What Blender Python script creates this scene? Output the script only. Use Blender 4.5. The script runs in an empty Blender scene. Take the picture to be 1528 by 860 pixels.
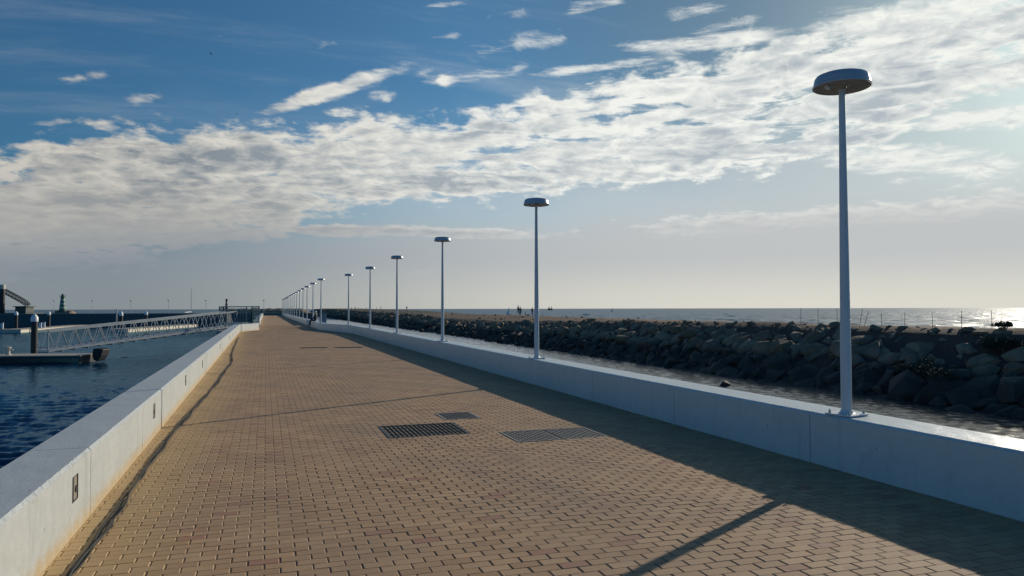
import bpy, bmesh, math, random
import numpy as np
from mathutils import Vector, Matrix
R = math.radians
random.seed(7); rng = np.random.default_rng(7)
S = bpy.context.scene
C = S.collection

# ------------------------------------------------------------------ camera
FPX, CX, CY, EYE = 1104.0, 764.0, 430.0, 1.65
YAW, PITCH, ROLL = R(18.4), R(1.60), R(0.11)
sy, cy = math.sin(YAW), math.cos(YAW)
fwd0, right0, up0 = Vector((sy, cy, 0)), Vector((cy, -sy, 0)), Vector((0, 0, 1))
fwd = fwd0*math.cos(PITCH) + up0*math.sin(PITCH)
up1 = up0*math.cos(PITCH) - fwd0*math.sin(PITCH)
right = right0*math.cos(ROLL) - up1*math.sin(ROLL)
up = up1*math.cos(ROLL) + right0*math.sin(ROLL)
cam = bpy.data.cameras.new('camera')
co = bpy.data.objects.new('camera', cam); C.objects.link(co)
co.matrix_world = Matrix(((right.x, up.x, -fwd.x, 0), (right.y, up.y, -fwd.y, 0), (right.z, up.z, -fwd.z, EYE), (0, 0, 0, 1)))
cam.sensor_width = 36; cam.lens = 36*FPX/1528; cam.clip_start = 0.05; cam.clip_end = 60000
S.camera = co

def ray(px, py):
    return (fwd*FPX + right*(px-CX) + up*(CY-py)).normalized()
def at(px, py, z):                       # point on the level z seen at a photo position
    d = ray(px, py); t = (z-EYE)/d.z
    return Vector((d.x*t, d.y*t, z))
def atd(px, py, dist):                   # point at a forward distance
    d = ray(px, py); t = dist/(d.x*sy+d.y*cy)
    return Vector((d.x*t, d.y*t, EYE+d.z*t))
def azel(px, py):
    d = ray(px, py)
    return math.degrees(math.atan2(d.x, d.y)), math.degrees(math.asin(d.z))

# ------------------------------------------------------------------ exposure, sun
S.view_settings.view_transform = 'Standard'; S.view_settings.look = 'None'
S.view_settings.gamma = 1; S.view_settings.exposure = 0.0
S.view_settings.use_curve_mapping = False
SUN_EL, SUN_AZ = R(19.0), R(60.0)
sd = Vector((math.sin(SUN_AZ)*math.cos(SUN_EL), math.cos(SUN_AZ)*math.cos(SUN_EL), math.sin(SUN_EL)))
sl = bpy.data.lights.new('sun', 'SUN'); sl.energy = 3.6; sl.angle = R(0.55); sl.color = (1.0, 0.90, 0.75)
so = bpy.data.objects.new('sun', sl); C.objects.link(so)
so.rotation_euler = (-sd).to_track_quat('-Z', 'Y').to_euler()

# ------------------------------------------------------------------ node helper
class NT:
    def __init__(s, tree): s.t = tree
    def n(s, typ, **k):
        o = s.t.nodes.new(typ)
        for a, b in k.items(): setattr(o, a, b)
        return o
    def put(s, sock, v):
        if isinstance(v, bpy.types.NodeSocket): s.t.links.new(v, sock)
        elif v is not None:
            if sock.type == 'RGBA' and not hasattr(v, '__len__'): v = (v, v, v, 1)
            if sock.type == 'RGBA' and len(v) == 3: v = (*v, 1)
            sock.default_value = v
    def m(s, op, a, b=None, c=None, clamp=False):
        o = s.n('ShaderNodeMath', operation=op, use_clamp=clamp)
        for i, v in enumerate((a, b, c)):
            if v is not None: s.put(o.inputs[i], v)
        return o.outputs[0]
    def add(s, a, b): return s.m('ADD', a, b)
    def sub(s, a, b): return s.m('SUBTRACT', a, b)
    def mul(s, a, b): return s.m('MULTIPLY', a, b)
    def v(s, op, a, b=None, sc=None):
        o = s.n('ShaderNodeVectorMath', operation=op)
        s.put(o.inputs[0], a)
        if b is not None: s.put(o.inputs[1], b)
        if sc is not None: s.put(o.inputs['Scale'], sc)
        return o.outputs['Value'] if op in ('LENGTH', 'DOT_PRODUCT') else o.outputs[0]
    def step(s, x, lo, hi, a=0.0, b=1.0):
        o = s.n('ShaderNodeMapRange', interpolation_type='SMOOTHSTEP')
        s.put(o.inputs['Value'], x); s.put(o.inputs['From Min'], lo); s.put(o.inputs['From Max'], hi)
        s.put(o.inputs['To Min'], a); s.put(o.inputs['To Max'], b)
        return o.outputs[0]
    def lin(s, x, lo, hi, a=0.0, b=1.0):
        o = s.n('ShaderNodeMapRange')
        s.put(o.inputs['Value'], x); s.put(o.inputs['From Min'], lo); s.put(o.inputs['From Max'], hi)
        s.put(o.inputs['To Min'], a); s.put(o.inputs['To Max'], b)
        return o.outputs[0]
    def mix(s, f, a, b, blend='MIX'):
        o = s.n('ShaderNodeMix', data_type='RGBA', blend_type=blend)
        s.put(o.inputs[0], f); s.put(o.inputs[6], a); s.put(o.inputs[7], b)
        return o.outputs[2]
    def noise(s, vec, scale, detail=4, rough=0.5, dist=0.0, out=0):
        o = s.n('ShaderNodeTexNoise')
        s.put(o.inputs['Vector'], vec); s.put(o.inputs['Scale'], scale)
        o.inputs['Detail'].default_value = detail; o.inputs['Roughness'].default_value = rough
        o.inputs['Distortion'].default_value = dist
        return o.outputs[out]
    def voro(s, vec, scale, feature='F1', out='Distance'):
        o = s.n('ShaderNodeTexVoronoi', feature=feature)
        s.put(o.inputs['Vector'], vec); s.put(o.inputs['Scale'], scale)
        return o.outputs[out]
    def mapping(s, vec, scale=(1, 1, 1), rot=(0, 0, 0), loc=(0, 0, 0)):
        o = s.n('ShaderNodeMapping')
        s.put(o.inputs['Vector'], vec); o.inputs['Scale'].default_value = scale
        o.inputs['Rotation'].default_value = rot; o.inputs['Location'].default_value = loc
        return o.outputs[0]
    def curve(s, x, pts):
        o = s.n('ShaderNodeFloatCurve'); cv = o.mapping.curves[0]
        pts = sorted(pts)
        cv.points[0].location = pts[0]; cv.points[-1].location = pts[-1]
        for p in pts[1:-1]: cv.points.new(*p)
        o.mapping.update(); s.put(o.inputs['Value'], x)
        return o.outputs[0]
    def sep(s, v):
        o = s.n('ShaderNodeSeparateXYZ'); s.put(o.inputs[0], v); return o.outputs
    def comb(s, x, y, z):
        o = s.n('ShaderNodeCombineXYZ')
        for i, q in enumerate((x, y, z)): s.put(o.inputs[i], q)
        return o.outputs[0]

# ------------------------------------------------------------------ sky with clouds (directions on the sky)
W = bpy.data.worlds.new('World'); S.world = W; W.use_nodes = True
W.node_tree.nodes.clear(); N = NT(W.node_tree)
STR = 0.1
def build_sky():
    tc = N.n('ShaderNodeTexCoord').outputs['Generated']
    D = N.v('NORMALIZE', tc)
    x, y, z = N.sep(D)
    sky = N.n('ShaderNodeTexSky', sky_type='NISHITA', sun_disc=False, sun_elevation=SUN_EL, sun_rotation=SUN_AZ,
              altitude=0, air_density=1.0, dust_density=1.6, ozone_density=1.8)
    az = N.mul(N.m('ARCTAN2', x, y), 57.2958)
    el = N.mul(N.m('ARCSINE', z), 57.2958)
    zz = N.add(N.m('MAXIMUM', z, 0.0), 0.20)
    P = N.comb(N.m('DIVIDE', x, zz), N.m('DIVIDE', y, zz), 0.0)
    # angular texture space for edges that must stay soft near the horizon
    A = N.comb(N.mul(az, 0.05), N.mul(el, 0.10), 0.0)
    def rot_noise(off, sc, det, rough, stretch=(1, 1, 1), ang=0.0, dist=0.0):
        return N.noise(N.mapping(P, stretch, (0, 0, ang), off), sc, det, rough, dist)
    w1 = N.sub(N.noise(A, 2.2, 5, 0.62), 0.5)
    w2 = N.sub(N.noise(N.v('ADD', A, (7.3, 2.1, 0)), 7.0, 4, 0.6), 0.5)
    elw = N.add(N.add(el, N.mul(w1, 5.0)), N.mul(w2, 2.2))
    tt = N.lin(az, -60, 120)
    def edge(pix):
        return N.mul(N.curve(tt, [((azel(*p)[0]+60)/180, azel(*p)[1]/60) for p in pix]), 60.0)
    lo = edge([(-500, 400), (-100, 385), (0, 378), (200, 362), (380, 328), (600, 306), (760, 290), (900, 275), (1100, 262), (1200, 250), (1300, 215), (1400, 180), (1528, 140), (1900, 60)])
    hi = edge([(-500, 255), (-100, 235), (0, 250), (70, 205), (150, 193), (300, 192), (450, 185), (640, 172), (760, 160), (830, 140), (900, 128), (1000, 95), (1100, 72), (1250, 40), (1400, 5), (1528, -30), (1900, -120)])
    band = N.mul(N.step(N.sub(elw, lo), N.lin(az, -10, 15, -3.6, -1.2), 1.1), N.step(N.sub(hi, elw), -2.0, 2.0))
    def streak(x0, y0, x1, y1, w, s, warp=0.35):
        a0, e0 = azel(x0, y0); a1, e1 = azel(x1, y1)
        L = math.hypot(a1-a0, e1-e0); ux, uy = (a1-a0)/L, (e1-e0)/L
        ma, me = (a0+a1)/2, (e0+e1)/2
        da = N.sub(az, ma); de = N.sub(N.add(el, N.mul(w1, 3.0*warp)), me)
        al = N.m('ABSOLUTE', N.add(N.mul(da, ux), N.mul(de, uy)))
        ac = N.m('ABSOLUTE', N.sub(N.mul(de, ux), N.mul(da, uy)))
        return N.mul(N.mul(N.step(al, L*0.15, L*0.66, 1, 0), N.step(ac, 0, w*1.35/19.3, 1, 0)), s)
    st = None
    for q in [(30, 184, 130, 178, 8, .7), (265, 62, 380, 50, 10, .55), (425, 152, 530, 142, 9, .7), (430, 70, 520, 62, 9, .5), (770, 170, 860, 150, 14, .9), (500, 208, 600, 200, 9, .6), (620, 60, 700, 50, 9, .6), (60, 120, 190, 108, 9, .45), (1010, 50, 1160, 22, 14, .9), (700, 26, 800, 14, 9, .7), (345, 180, 625, 94, 15, 1.1), (560, 20, 740, -4, 12, .6), (820, 18, 960, -6, 16, .9), (960, 22, 1110, 4, 17, .8),
              (660, 88, 880, 40, 20, .75), (600, 122, 800, 106, 20, .85), (175, 152, 262, 146, 12, .8), (760, 118, 1040, 76, 14, .95),
              (880, 72, 1250, 40, 19, 1.0), (1150, 48, 1600, -6, 34, 1.15), (540, 145, 600, 146, 10, .7), (555, 42, 640, 42, 6, .45),
              (270, 150, 340, 140, 9, .45), (1010, 276, 1110, 270, 8, .6), (580, 326, 630, 320, 6, .6), (1320, 186, 1640, 168, 24, 1.15),
              (1160, 225, 1600, 250, 42, 1.0), (20, 238, 110, 215, 15, .75), (600, 408, 660, 405, 9, .75), (-100, 362, 460, 345, 17, 1.3),
              (330, 336, 900, 350, 11, 1.2), (900, 340, 1600, 300, 24, 1.15), (830, 165, 915, 105, 22, .8), (420, 95, 520, 88, 9, .35), (160, 168, 215, 190, 9, .7)]:
        k = streak(*q); st = k if st is None else N.m('MAXIMUM', st, k)
    front = N.mul(N.step(N.v('DOT_PRODUCT', D, (math.sin(R(42)), math.cos(R(42)), 0)), 0.34, 0.52), N.step(el, 32, 48, 1, 0))
    # long fibres inside the streaks
    fib = N.noise(N.mapping(A, (1.0, 4.2, 1), (0, 0, R(-14)), (2, 5, 0)), 2.6, 7, 0.68, 0.5)
    gap = N.noise(N.mapping(A, (1.0, 3.2, 1), (0, 0, R(-9)), (4, 1, 0)), 3.6, 6, 0.6, 0.6)
    band = N.mul(band, N.lin(gap, 0.30, 0.54, N.lin(az, -10, 40, 0.78, 0.42), N.lin(az, -10, 40, 1.20, 1.12)))
    low = N.step(el, 5.5, 8.5)
    cov = N.mul(N.m('MAXIMUM', band, N.mul(st, N.lin(low, 0, 1, 1.0, 0.55))), front)
    # cloud bodies
    def body(off, det):
        a_ = rot_noise((3-off[0], 1-off[1], 0), 2.2, det, 0.58, (1, 1, 1), 0, 0.3)
        b_ = rot_noise((9-off[0], 4-off[1], 0), 9.5, det-2, 0.62, (1, 1, 1), 0, 0.5)
        q = N.v('ADD', N.mapping(P, (1, 1, 1), (0, 0, 0), (2-off[0], 7-off[1], 0)), N.v('SCALE', N.noise(P, 7, 3, .6, 0, 1), sc=0.12))
        c_ = N.sub(1.0, N.voro(q, 10.5))
        return N.add(N.add(N.mul(a_, 0.47), N.mul(b_, 0.44)), N.mul(N.sub(c_, 0.12), 0.13))
    nn = body((0, 0), 9)
    nns = body((-0.032, -0.022), 6)
    dens = N.add(N.mul(N.sub(nn, 0.522), 4.0), N.mul(N.sub(cov, 0.42), 1.25))
    alpha = N.mul(N.step(dens, -0.16, 0.50), N.step(cov, 0.0, 0.30))
    # fibrous streaks of high cloud
    f2 = N.noise(N.mapping(A, (1.0, 3.4, 1), (0, 0, R(-18)), (8, 3, 0)), 10.0, 9, 0.72, 0.45)
    ff = N.add(N.mul(fib, 0.42), N.add(N.mul(f2, 0.36), N.mul(nn, 0.30)))
    thr = N.sub(0.80, N.mul(st, 0.37))
    ast = N.mul(N.mul(N.step(N.sub(ff, thr), -0.05, 0.16), N.step(st, 0.02, 0.4)), N.mul(front, 0.86))
    alpha = N.m('MAXIMUM', alpha, ast)
    wisp = N.mul(N.step(rot_noise((1, 8, 0), 2.0, 8, 0.68, (0.35, 1.6, 1), R(20)), 0.50, 0.76), 0.30)
    wisp = N.mul(N.mul(wisp, N.step(el, 3, 12)), N.mul(front, 0.7))
    cs = N.v('DOT_PRODUCT', D, (sd.x, sd.y, sd.z))
    near = N.step(cs, 0.62, 0.99)
    near2 = N.step(cs, 0.30, 0.92); near3 = N.step(cs, 0.70, 1.0)
    lit = N.m('MINIMUM', N.m('MAXIMUM', N.lin(N.sub(nn, nns), -0.09, 0.10), 0.0), 1.0)
    thick = N.step(dens, 0.22, 1.15)
    big = N.step(rot_noise((5, 5, 0), 1.7, 4, 0.55), 0.36, 0.62)
    lum = N.sub(N.add(0.50, N.mul(lit, 0.85)), N.mul(N.mul(thick, N.add(0.35, N.mul(big, 0.65))), 0.88))
    lum = N.m('MINIMUM', N.m('MAXIMUM', lum, 0.08), 1.0)
    white = N.mix(near2, (0.60, 0.575, 0.52), (0.90, 0.91, 0.86))
    cc = N.mix(lum, N.mix(near2, (0.155, 0.195, 0.24), (0.40, 0.46, 0.51)), white)
    cc = N.mix(N.mul(N.step(el, 5.0, 10.5, 0.85, 0.0), N.step(az, -5, 22, 1, 0.15)), cc, (0.40, 0.40, 0.385))
    # clear sky: physical sky, deepened a little
    tint = N.mix(near3, (0.38, 0.84, 1.16), (0.30, 0.43, 0.53))
    base = N.v('MULTIPLY', N.v('SCALE', sky.outputs[0], sc=SKYK), tint)
    back = N.step(N.v('DOT_PRODUCT', D, (math.sin(R(42)), math.cos(R(42)), 0)), 0.0, 0.50, 0.55, 1.0)
    base = N.v('MULTIPLY', base, N.mix(N.lin(back, .55, 1.0), (0.62, 1.0, 1.15), (1, 1, 1)))
    base = N.mix(wisp, base, N.mix(near2, (0.42, 0.47, 0.50), (0.72, 0.76, 0.77)))
    milk = N.mul(near2, N.step(N.add(el, N.mul(w1, 8)), 17, 7, 0.02, 0.80))
    base = N.mix(milk, base, (0.57, 0.61, 0.635))
    base = N.v('MINIMUM', base, (0.72, 0.76, 0.76))
    col = N.mix(alpha, base, cc)
    # low grey veil under the band, paler down to the horizon
    elv = N.add(el, N.mul(w1, 1.6))
    top = N.curve(tt, [((azel(*p)[0]+60)/180, azel(*p)[1]/60) for p in [(-500, 365), (0, 372), (400, 352), (800, 345), (1200, 318), (1528, 300), (1900, 290)]])
    veil = N.step(N.sub(N.mul(top, 60), elv), -2.0, 1.6)
    vl = N.mix(near2, (0.225, 0.265, 0.315), (0.53, 0.545, 0.55))
    hz = N.mix(near2, (0.25, 0.285, 0.305), (0.71, 0.69, 0.61))
    vcol = N.mix(N.step(el, 0.2, 4.2, 1, 0), vl, hz)
    vcol = N.v('MULTIPLY', vcol, N.mix(N.lin(back, .55, 1.0), (0.34, 0.58, 0.70), (1, 1, 1)))
    col = N.mix(N.mul(veil, 0.93), col, vcol)
    col = N.v('SCALE', col, sc=1.0/STR)
    bg = N.n('ShaderNodeBackground'); N.put(bg.inputs[0], col); bg.inputs[1].default_value = STR
    out = N.n('ShaderNodeOutputWorld'); W.node_tree.links.new(bg.outputs[0], out.inputs[0])
SKYK = 0.065
build_sky()

# ------------------------------------------------------------------ object helpers
def tag(o, label=None, cat=None, group=None, kind=None):
    if label: o['label'] = label
    if cat: o['category'] = cat
    if group: o['group'] = group
    if kind: o['kind'] = kind
    return o
def empty(name, loc, rz=0, label=None, cat=None, group=None):
    o = bpy.data.objects.new(name, None); C.objects.link(o)
    o.empty_display_size = 0.2; o.location = loc; o.rotation_euler = (0, 0, rz)
    return tag(o, label, cat, group)
class MB:
    def __init__(s): s.b = bmesh.new()
    def box(s, x0, x1, y0, y1, z0, z1, M=None):
        v = [s.b.verts.new((x, y, z)) for z in (z0, z1) for x, y in ((x0, y0), (x1, y0), (x1, y1), (x0, y1))]
        if M: [setattr(q, 'co', M @ q.co) for q in v]
        for f in ((3, 2, 1, 0), (4, 5, 6, 7), (0, 1, 5, 4), (1, 2, 6, 5), (2, 3, 7, 6), (3, 0, 4, 7)):
            s.b.faces.new([v[i] for i in f])
        return s
    def tube(s, a, b, r0, r1=None, n=10, caps=True):
        a, b = Vector(a), Vector(b); r1 = r0 if r1 is None else r1
        d = (b-a).normalized(); q = d.to_track_quat('Z', 'Y')
        A = [s.b.verts.new(a+q @ Vector((r0*math.cos(2*math.pi*i/n), r0*math.sin(2*math.pi*i/n), 0))) for i in range(n)]
        B = [s.b.verts.new(b+q @ Vector((r1*math.cos(2*math.pi*i/n), r1*math.sin(2*math.pi*i/n), 0))) for i in range(n)]
        for i in range(n): s.b.faces.new((A[i], A[(i+1) % n], B[(i+1) % n], B[i]))
        if caps: s.b.faces.new(A[::-1]); s.b.faces.new(B)
        return s
    def bar(s, a, b, w, h):                     # rectangular bar between two points
        a, b = Vector(a), Vector(b); d = b-a; L = d.length
        q = d.to_track_quat('Y', 'Z').to_matrix().to_4x4(); q.translation = a
        return s.box(-w/2, w/2, 0, L, -h/2, h/2, q)
    def lathe(s, prof, n=32, c=(0, 0, 0)):
        rings = []
        for r, z in prof:
            if r < 1e-6: rings.append([s.b.verts.new((c[0], c[1], c[2]+z))])
            else: rings.append([s.b.verts.new((c[0]+r*math.cos(2*math.pi*i/n), c[1]+r*math.sin(2*math.pi*i/n), c[2]+z)) for i in range(n)])
        for a, b in zip(rings, rings[1:]):
            for i in range(n):
                j = (i+1) % n
                if len(a) == 1 and len(b) == 1: continue
                if len(a) == 1: s.b.faces.new((a[0], b[j], b[i]))
                elif len(b) == 1: s.b.faces.new((a[i], a[j], b[0]))
                else: s.b.faces.new((a[i], a[j], b[j], b[i]))
        return s
    def prism(s, pts, z0, z1):
        A = [s.b.verts.new((p[0], p[1], z0)) for p in pts]; B = [s.b.verts.new((p[0], p[1], z1)) for p in pts]
        n = len(pts)
        for i in range(n): s.b.faces.new((A[i], A[(i+1) % n], B[(i+1) % n], B[i]))
        s.b.faces.new(A[::-1]); s.b.faces.new(B)
        return s
    def build(s, name, mat, parent=None, smooth=False, bevel=0, loc=None):
        bmesh.ops.recalc_face_normals(s.b, faces=s.b.faces)
        me = bpy.data.meshes.new(name); s.b.to_mesh(me); s.b.free()
        o = bpy.data.objects.new(name, me); C.objects.link(o)
        if mat: me.materials.append(mat)
        if smooth:
            for p in me.polygons: p.use_smooth = True
            me.set_sharp_from_angle(angle=R(38))
        if bevel:
            m = o.modifiers.new('b', 'BEVEL'); m.width = bevel; m.segments = 2; m.limit_method = 'ANGLE'
        if parent: o.parent = parent
        if loc: o.location = loc
        return o
def copy_tree(o, parent=None):
    c = o.copy(); C.objects.link(c)
    if parent: c.parent = parent
    for ch in list(o.children): copy_tree(ch, c)
    return c
ORD = ['nearest', 'second', 'third', 'fourth', 'fifth', 'sixth', 'seventh', 'eighth', 'ninth', 'tenth', 'eleventh', 'twelfth', 'thirteenth',
       'fourteenth', 'fifteenth', 'sixteenth', 'seventeenth', 'eighteenth', 'nineteenth', 'twentieth', 'twenty-first', 'twenty-second', 'twenty-third']

# ------------------------------------------------------------------ materials
def mat(name, build):
    m = bpy.data.materials.new(name); m.use_nodes = True
    t = m.node_tree; b = t.nodes['Principled BSDF']
    build(NT(t), b); return m
def bump(n, b, h, strength=0.5, dist=0.02):
    o = n.n('ShaderNodeBump'); n.put(o.inputs['Height'], h)
    o.inputs['Strength'].default_value = strength; o.inputs['Distance'].default_value = dist
    n.t.links.new(o.outputs[0], b.inputs['Normal'])
def pos(n): return n.n('ShaderNodeNewGeometry').outputs['Position']
def painted(name, col, rough=0.5, metal=0.0, var=0.12, scale=6, dirt=None):
    def f(n, b):
        p = n.n('ShaderNodeTexCoord').outputs['Object']
        k = n.noise(p, scale, 5, 0.6)
        c = n.mix(k, tuple(q*(1-var) for q in col), tuple(min(1, q*(1+var)) for q in col))
        if dirt:
            k2 = n.step(n.noise(n.mapping(p, (1, 1, 0.15)), scale*2.3, 4, 0.6), 0.56, 0.72)
            c = n.mix(n.mul(k2, 0.6), c, dirt)
        n.put(b.inputs['Base Color'], c)
        n.put(b.inputs['Roughness'], n.lin(k, 0.3, 0.7, rough*0.8, min(1, rough*1.2)))
        b.inputs['Metallic'].default_value = metal
    return mat(name, f)
def concrete_mat(name, c0, c1, sandy=False):
    def f(n, b):
        p = pos(n); x, y, z = n.sep(p)
        k = n.noise(p, 1.3, 6, 0.6); k2 = n.noise(p, 9, 6, 0.65); k3 = n.noise(p, 60, 3, 0.6)
        c = n.mix(n.add(n.mul(k, 0.55), n.mul(k2, 0.45)), c0, c1)
        # vertical weather runs and blotches
        run = n.step(n.noise(n.mapping(p, (3, 3, 0.35)), 2.1, 5, 0.65), 0.53, 0.74)
        c = n.mix(n.mul(run, 0.34), c, tuple(q*0.66 for q in c0))
        blot = n.step(n.noise(n.mapping(p, (1, 1, 1.8)), 4.4, 5, 0.7), 0.60, 0.70)
        c = n.mix(n.mul(blot, 0.20), c, tuple(q*0.55 for q in c0))
        pit = n.step(n.voro(p, 7.5), 0.050, 0.090, 1, 0)
        gate = n.step(n.noise(p, 2.7, 2), 0.47, 0.55)
        pit = n.mul(pit, gate)
        c = n.mix(n.mul(pit, 0.75), c, tuple(q*0.3 for q in c0))
        if sandy:
            s = n.mul(n.step(n.add(z, n.mul(n.sub(k2, 0.5), 0.22)), 0.0, 0.17, 1, 0), 0.75)
            c = n.mix(s, c, (0.50, 0.36, 0.17))
        n.put(b.inputs['Base Color'], c); n.put(b.inputs['Roughness'], n.lin(k2, .3, .7, .36, .52))
        h = n.add(n.add(n.mul(k2, 0.5), n.mul(k3, 0.3)), n.mul(pit, -1.2))
        h = n.add(h, n.mul(n.noise(p, 2.3, 3), 1.2))
        bump(n, b, h, 0.45, 0.016)
    return mat(name, f)
M_WALL = concrete_mat('pale_concrete', (0.38, 0.41, 0.41), (0.56, 0.585, 0.56), True)
M_WALLR = concrete_mat('shade_tinted_concrete', (0.39, 0.475, 0.485), (0.55, 0.645, 0.645))  # left wall's concrete again, the blue of the shade put into its colour
for n_ in M_WALLR.node_tree.nodes:
    if n_.type == 'MAP_RANGE' and abs(n_.inputs['To Max'].default_value-.52) < 1e-4: n_.inputs['To Min'].default_value = .26; n_.inputs['To Max'].default_value = .42
M_QUAY = concrete_mat('quay_concrete', (0.16, 0.17, 0.17), (0.25, 0.25, 0.24))
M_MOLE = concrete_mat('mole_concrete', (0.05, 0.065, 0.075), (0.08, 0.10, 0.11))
def f_brick(n, b):
    p = pos(n); x, y, z = n.sep(p)
    a = n.n('ShaderNodeAttribute', attribute_name='tone').outputs['Fac']
    k = n.noise(p, 0.55, 5, 0.6); k2 = n.noise(p, 14, 5, 0.65); k3 = n.noise(p, 170, 3, 0.6)
    c = n.mix(a, (0.375, 0.208, 0.094), (0.560, 0.348, 0.175))
    c = n.mix(n.step(a, 0.90, 0.94), c, (0.36, 0.155, 0.088))
    c = n.mix(n.step(k, 0.35, 0.68), c, n.mix(0.5, c, (0.30, 0.200, 0.120)))
    c = n.mix(n.mul(n.step(k2, 0.35, 0.7), 0.30), c, (0.36, 0.27, 0.18))
    c = n.mix(n.mul(n.step(k3, 0.45, 0.7), 0.25), c, (0.15, 0.10, 0.065))
    # patches of worn, darker paving
    wear = n.step(n.noise(n.mapping(p, (1.0, 0.25, 1)), 0.9, 5, 0.65), 0.50, 0.72)
    c = n.mix(n.mul(wear, 0.28), c, (0.17, 0.13, 0.10))
    gum = n.mul(n.step(n.voro(p, 1.9), 0.018, 0.034, 1, 0), n.step(n.noise(p, .7, 2), .44, .52))
    c = n.mix(n.mul(gum, 0.7), c, (0.07, 0.055, 0.04))
    drip = n.step(n.noise(n.mapping(p, (1, .5, 1)), 3.3, 5, .7), .63, .72)
    c = n.mix(n.mul(drip, 0.35), c, (0.12, 0.085, 0.055))
    pale = n.step(n.noise(n.mapping(p, (1, .6, 1), (0, 0, .6)), 1.7, 5, .7), .58, .74)
    c = n.mix(n.mul(pale, 0.30), c, (0.50, 0.40, 0.26))
    # blown sand against the left wall, thickest at its foot
    w = n.add(n.sub(x, WALLX(n, y)), n.mul(n.sub(n.noise(p, 1.1, 5, 0.65), 0.5), 0.75))
    s = n.step(w, 0.10, 1.05, 1, 0)
    c = n.mix(n.mul(s, 0.72), c, (0.50, 0.335, 0.15))
    c = n.mix(n.mul(n.step(w, 0.0, 0.20, 1, 0), 0.5), c, (0.60, 0.44, 0.22))
    n.put(b.inputs['Base Color'], c); b.inputs['Roughness'].default_value = 0.8
    bump(n, b, n.add(n.mul(k3, 0.6), n.mul(k2, 0.5)), 0.45, 0.004)
LB0, LB1 = at(60, 860, 0), at(358, 495.5, 0)       # foot of the left wall
def WALLX(n, y):
    sl_ = (LB1.x-LB0.x)/(LB1.y-LB0.y)
    return n.add(n.mul(n.sub(y, LB0.y), sl_), LB0.x)
M_BRICK = mat('paver', f_brick)
def f_sand(n, b):
    p = pos(n); k = n.noise(p, 40, 5, 0.7); k2 = n.noise(p, 0.8, 4, 0.6)
    x, y, z = n.sep(p)
    c = n.mix(k, (0.17, 0.115, 0.06), (0.30, 0.21, 0.12))
    c = n.mix(n.step(n.sub(x, WALLX(n, y)), 0.3, 1.6, 1, 0), n.mix(0.35, c, (0.13, 0.085, 0.045)), c)
    n.put(b.inputs['Base Color'], c); b.inputs['Roughness'].default_value = 0.95
    bump(n, b, k, 0.5, 0.004)
M_JOINT = mat('joint_sand', f_sand)
def water_mat(name, deep, s1, s2, st, dist, rough=0.06, stretch=(1, 1, 1), fmax=1.0, gcol=(1, 1, 1)):
    def f(n, b):
        p = pos(n); q = n.mapping(p, stretch, (0, 0, R(-25)))
        a = n.noise(q, s1, 6, 0.55, 0.4); c = n.noise(n.mapping(p, stretch, (0, 0, R(40))), s2, 5, 0.6, 0.2)
        h = n.add(n.mul(a, 0.7), n.mul(c, 0.3))
        gust = n.step(n.noise(n.mapping(p, (0.6, 1, 1)), 0.06, 4, 0.6), 0.35, 0.65)
        h = n.mul(h, n.lin(gust, 0, 1, 0.55, 1.1))
        # wave masking keeps a ruffled surface from turning into a mirror at grazing angles
        bp = n.n('ShaderNodeBump'); n.put(bp.inputs['Height'], h); bp.inputs['Strength'].default_value = st; bp.inputs['Distance'].default_value = dist
        fr = n.n('ShaderNodeFresnel'); fr.inputs['IOR'].default_value = 1.333; n.put(fr.inputs['Normal'], bp.outputs[0])
        df = n.n('ShaderNodeBsdfDiffuse'); n.put(df.inputs[0], deep); n.put(df.inputs['Normal'], bp.outputs[0])
        gl = n.n('ShaderNodeBsdfGlossy'); n.put(gl.inputs[0], gcol); gl.inputs['Roughness'].default_value = rough; n.put(gl.inputs['Normal'], bp.outputs[0])
        mx = n.n('ShaderNodeMixShader'); n.put(mx.inputs[0], n.m('MINIMUM', fr.outputs[0], fmax))
        n.t.links.new(df.outputs[0], mx.inputs[1]); n.t.links.new(gl.outputs[0], mx.inputs[2])
        out = [q for q in n.t.nodes if q.type == 'OUTPUT_MATERIAL'][0]; n.t.links.new(mx.outputs[0], out.inputs[0])
        n.t.nodes.remove(b)
    return mat(name, f)
M_HARB = water_mat('harbour_water', (0.004, 0.026, 0.052), 4.0, 12.0, 0.7, 0.04, 0.10, fmax=0.42, gcol=(0.42, 0.68, 0.86))
M_CHAN = water_mat('channel_water', (0.012, 0.022, 0.022), 4.0, 11.0, 0.6, 0.03, 0.17, fmax=0.72)
M_SEA = water_mat('sea_water', (0.022, 0.078, 0.098), 0.5, 2.0, 0.8, 0.30, 0.36, fmax=0.36)
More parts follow.
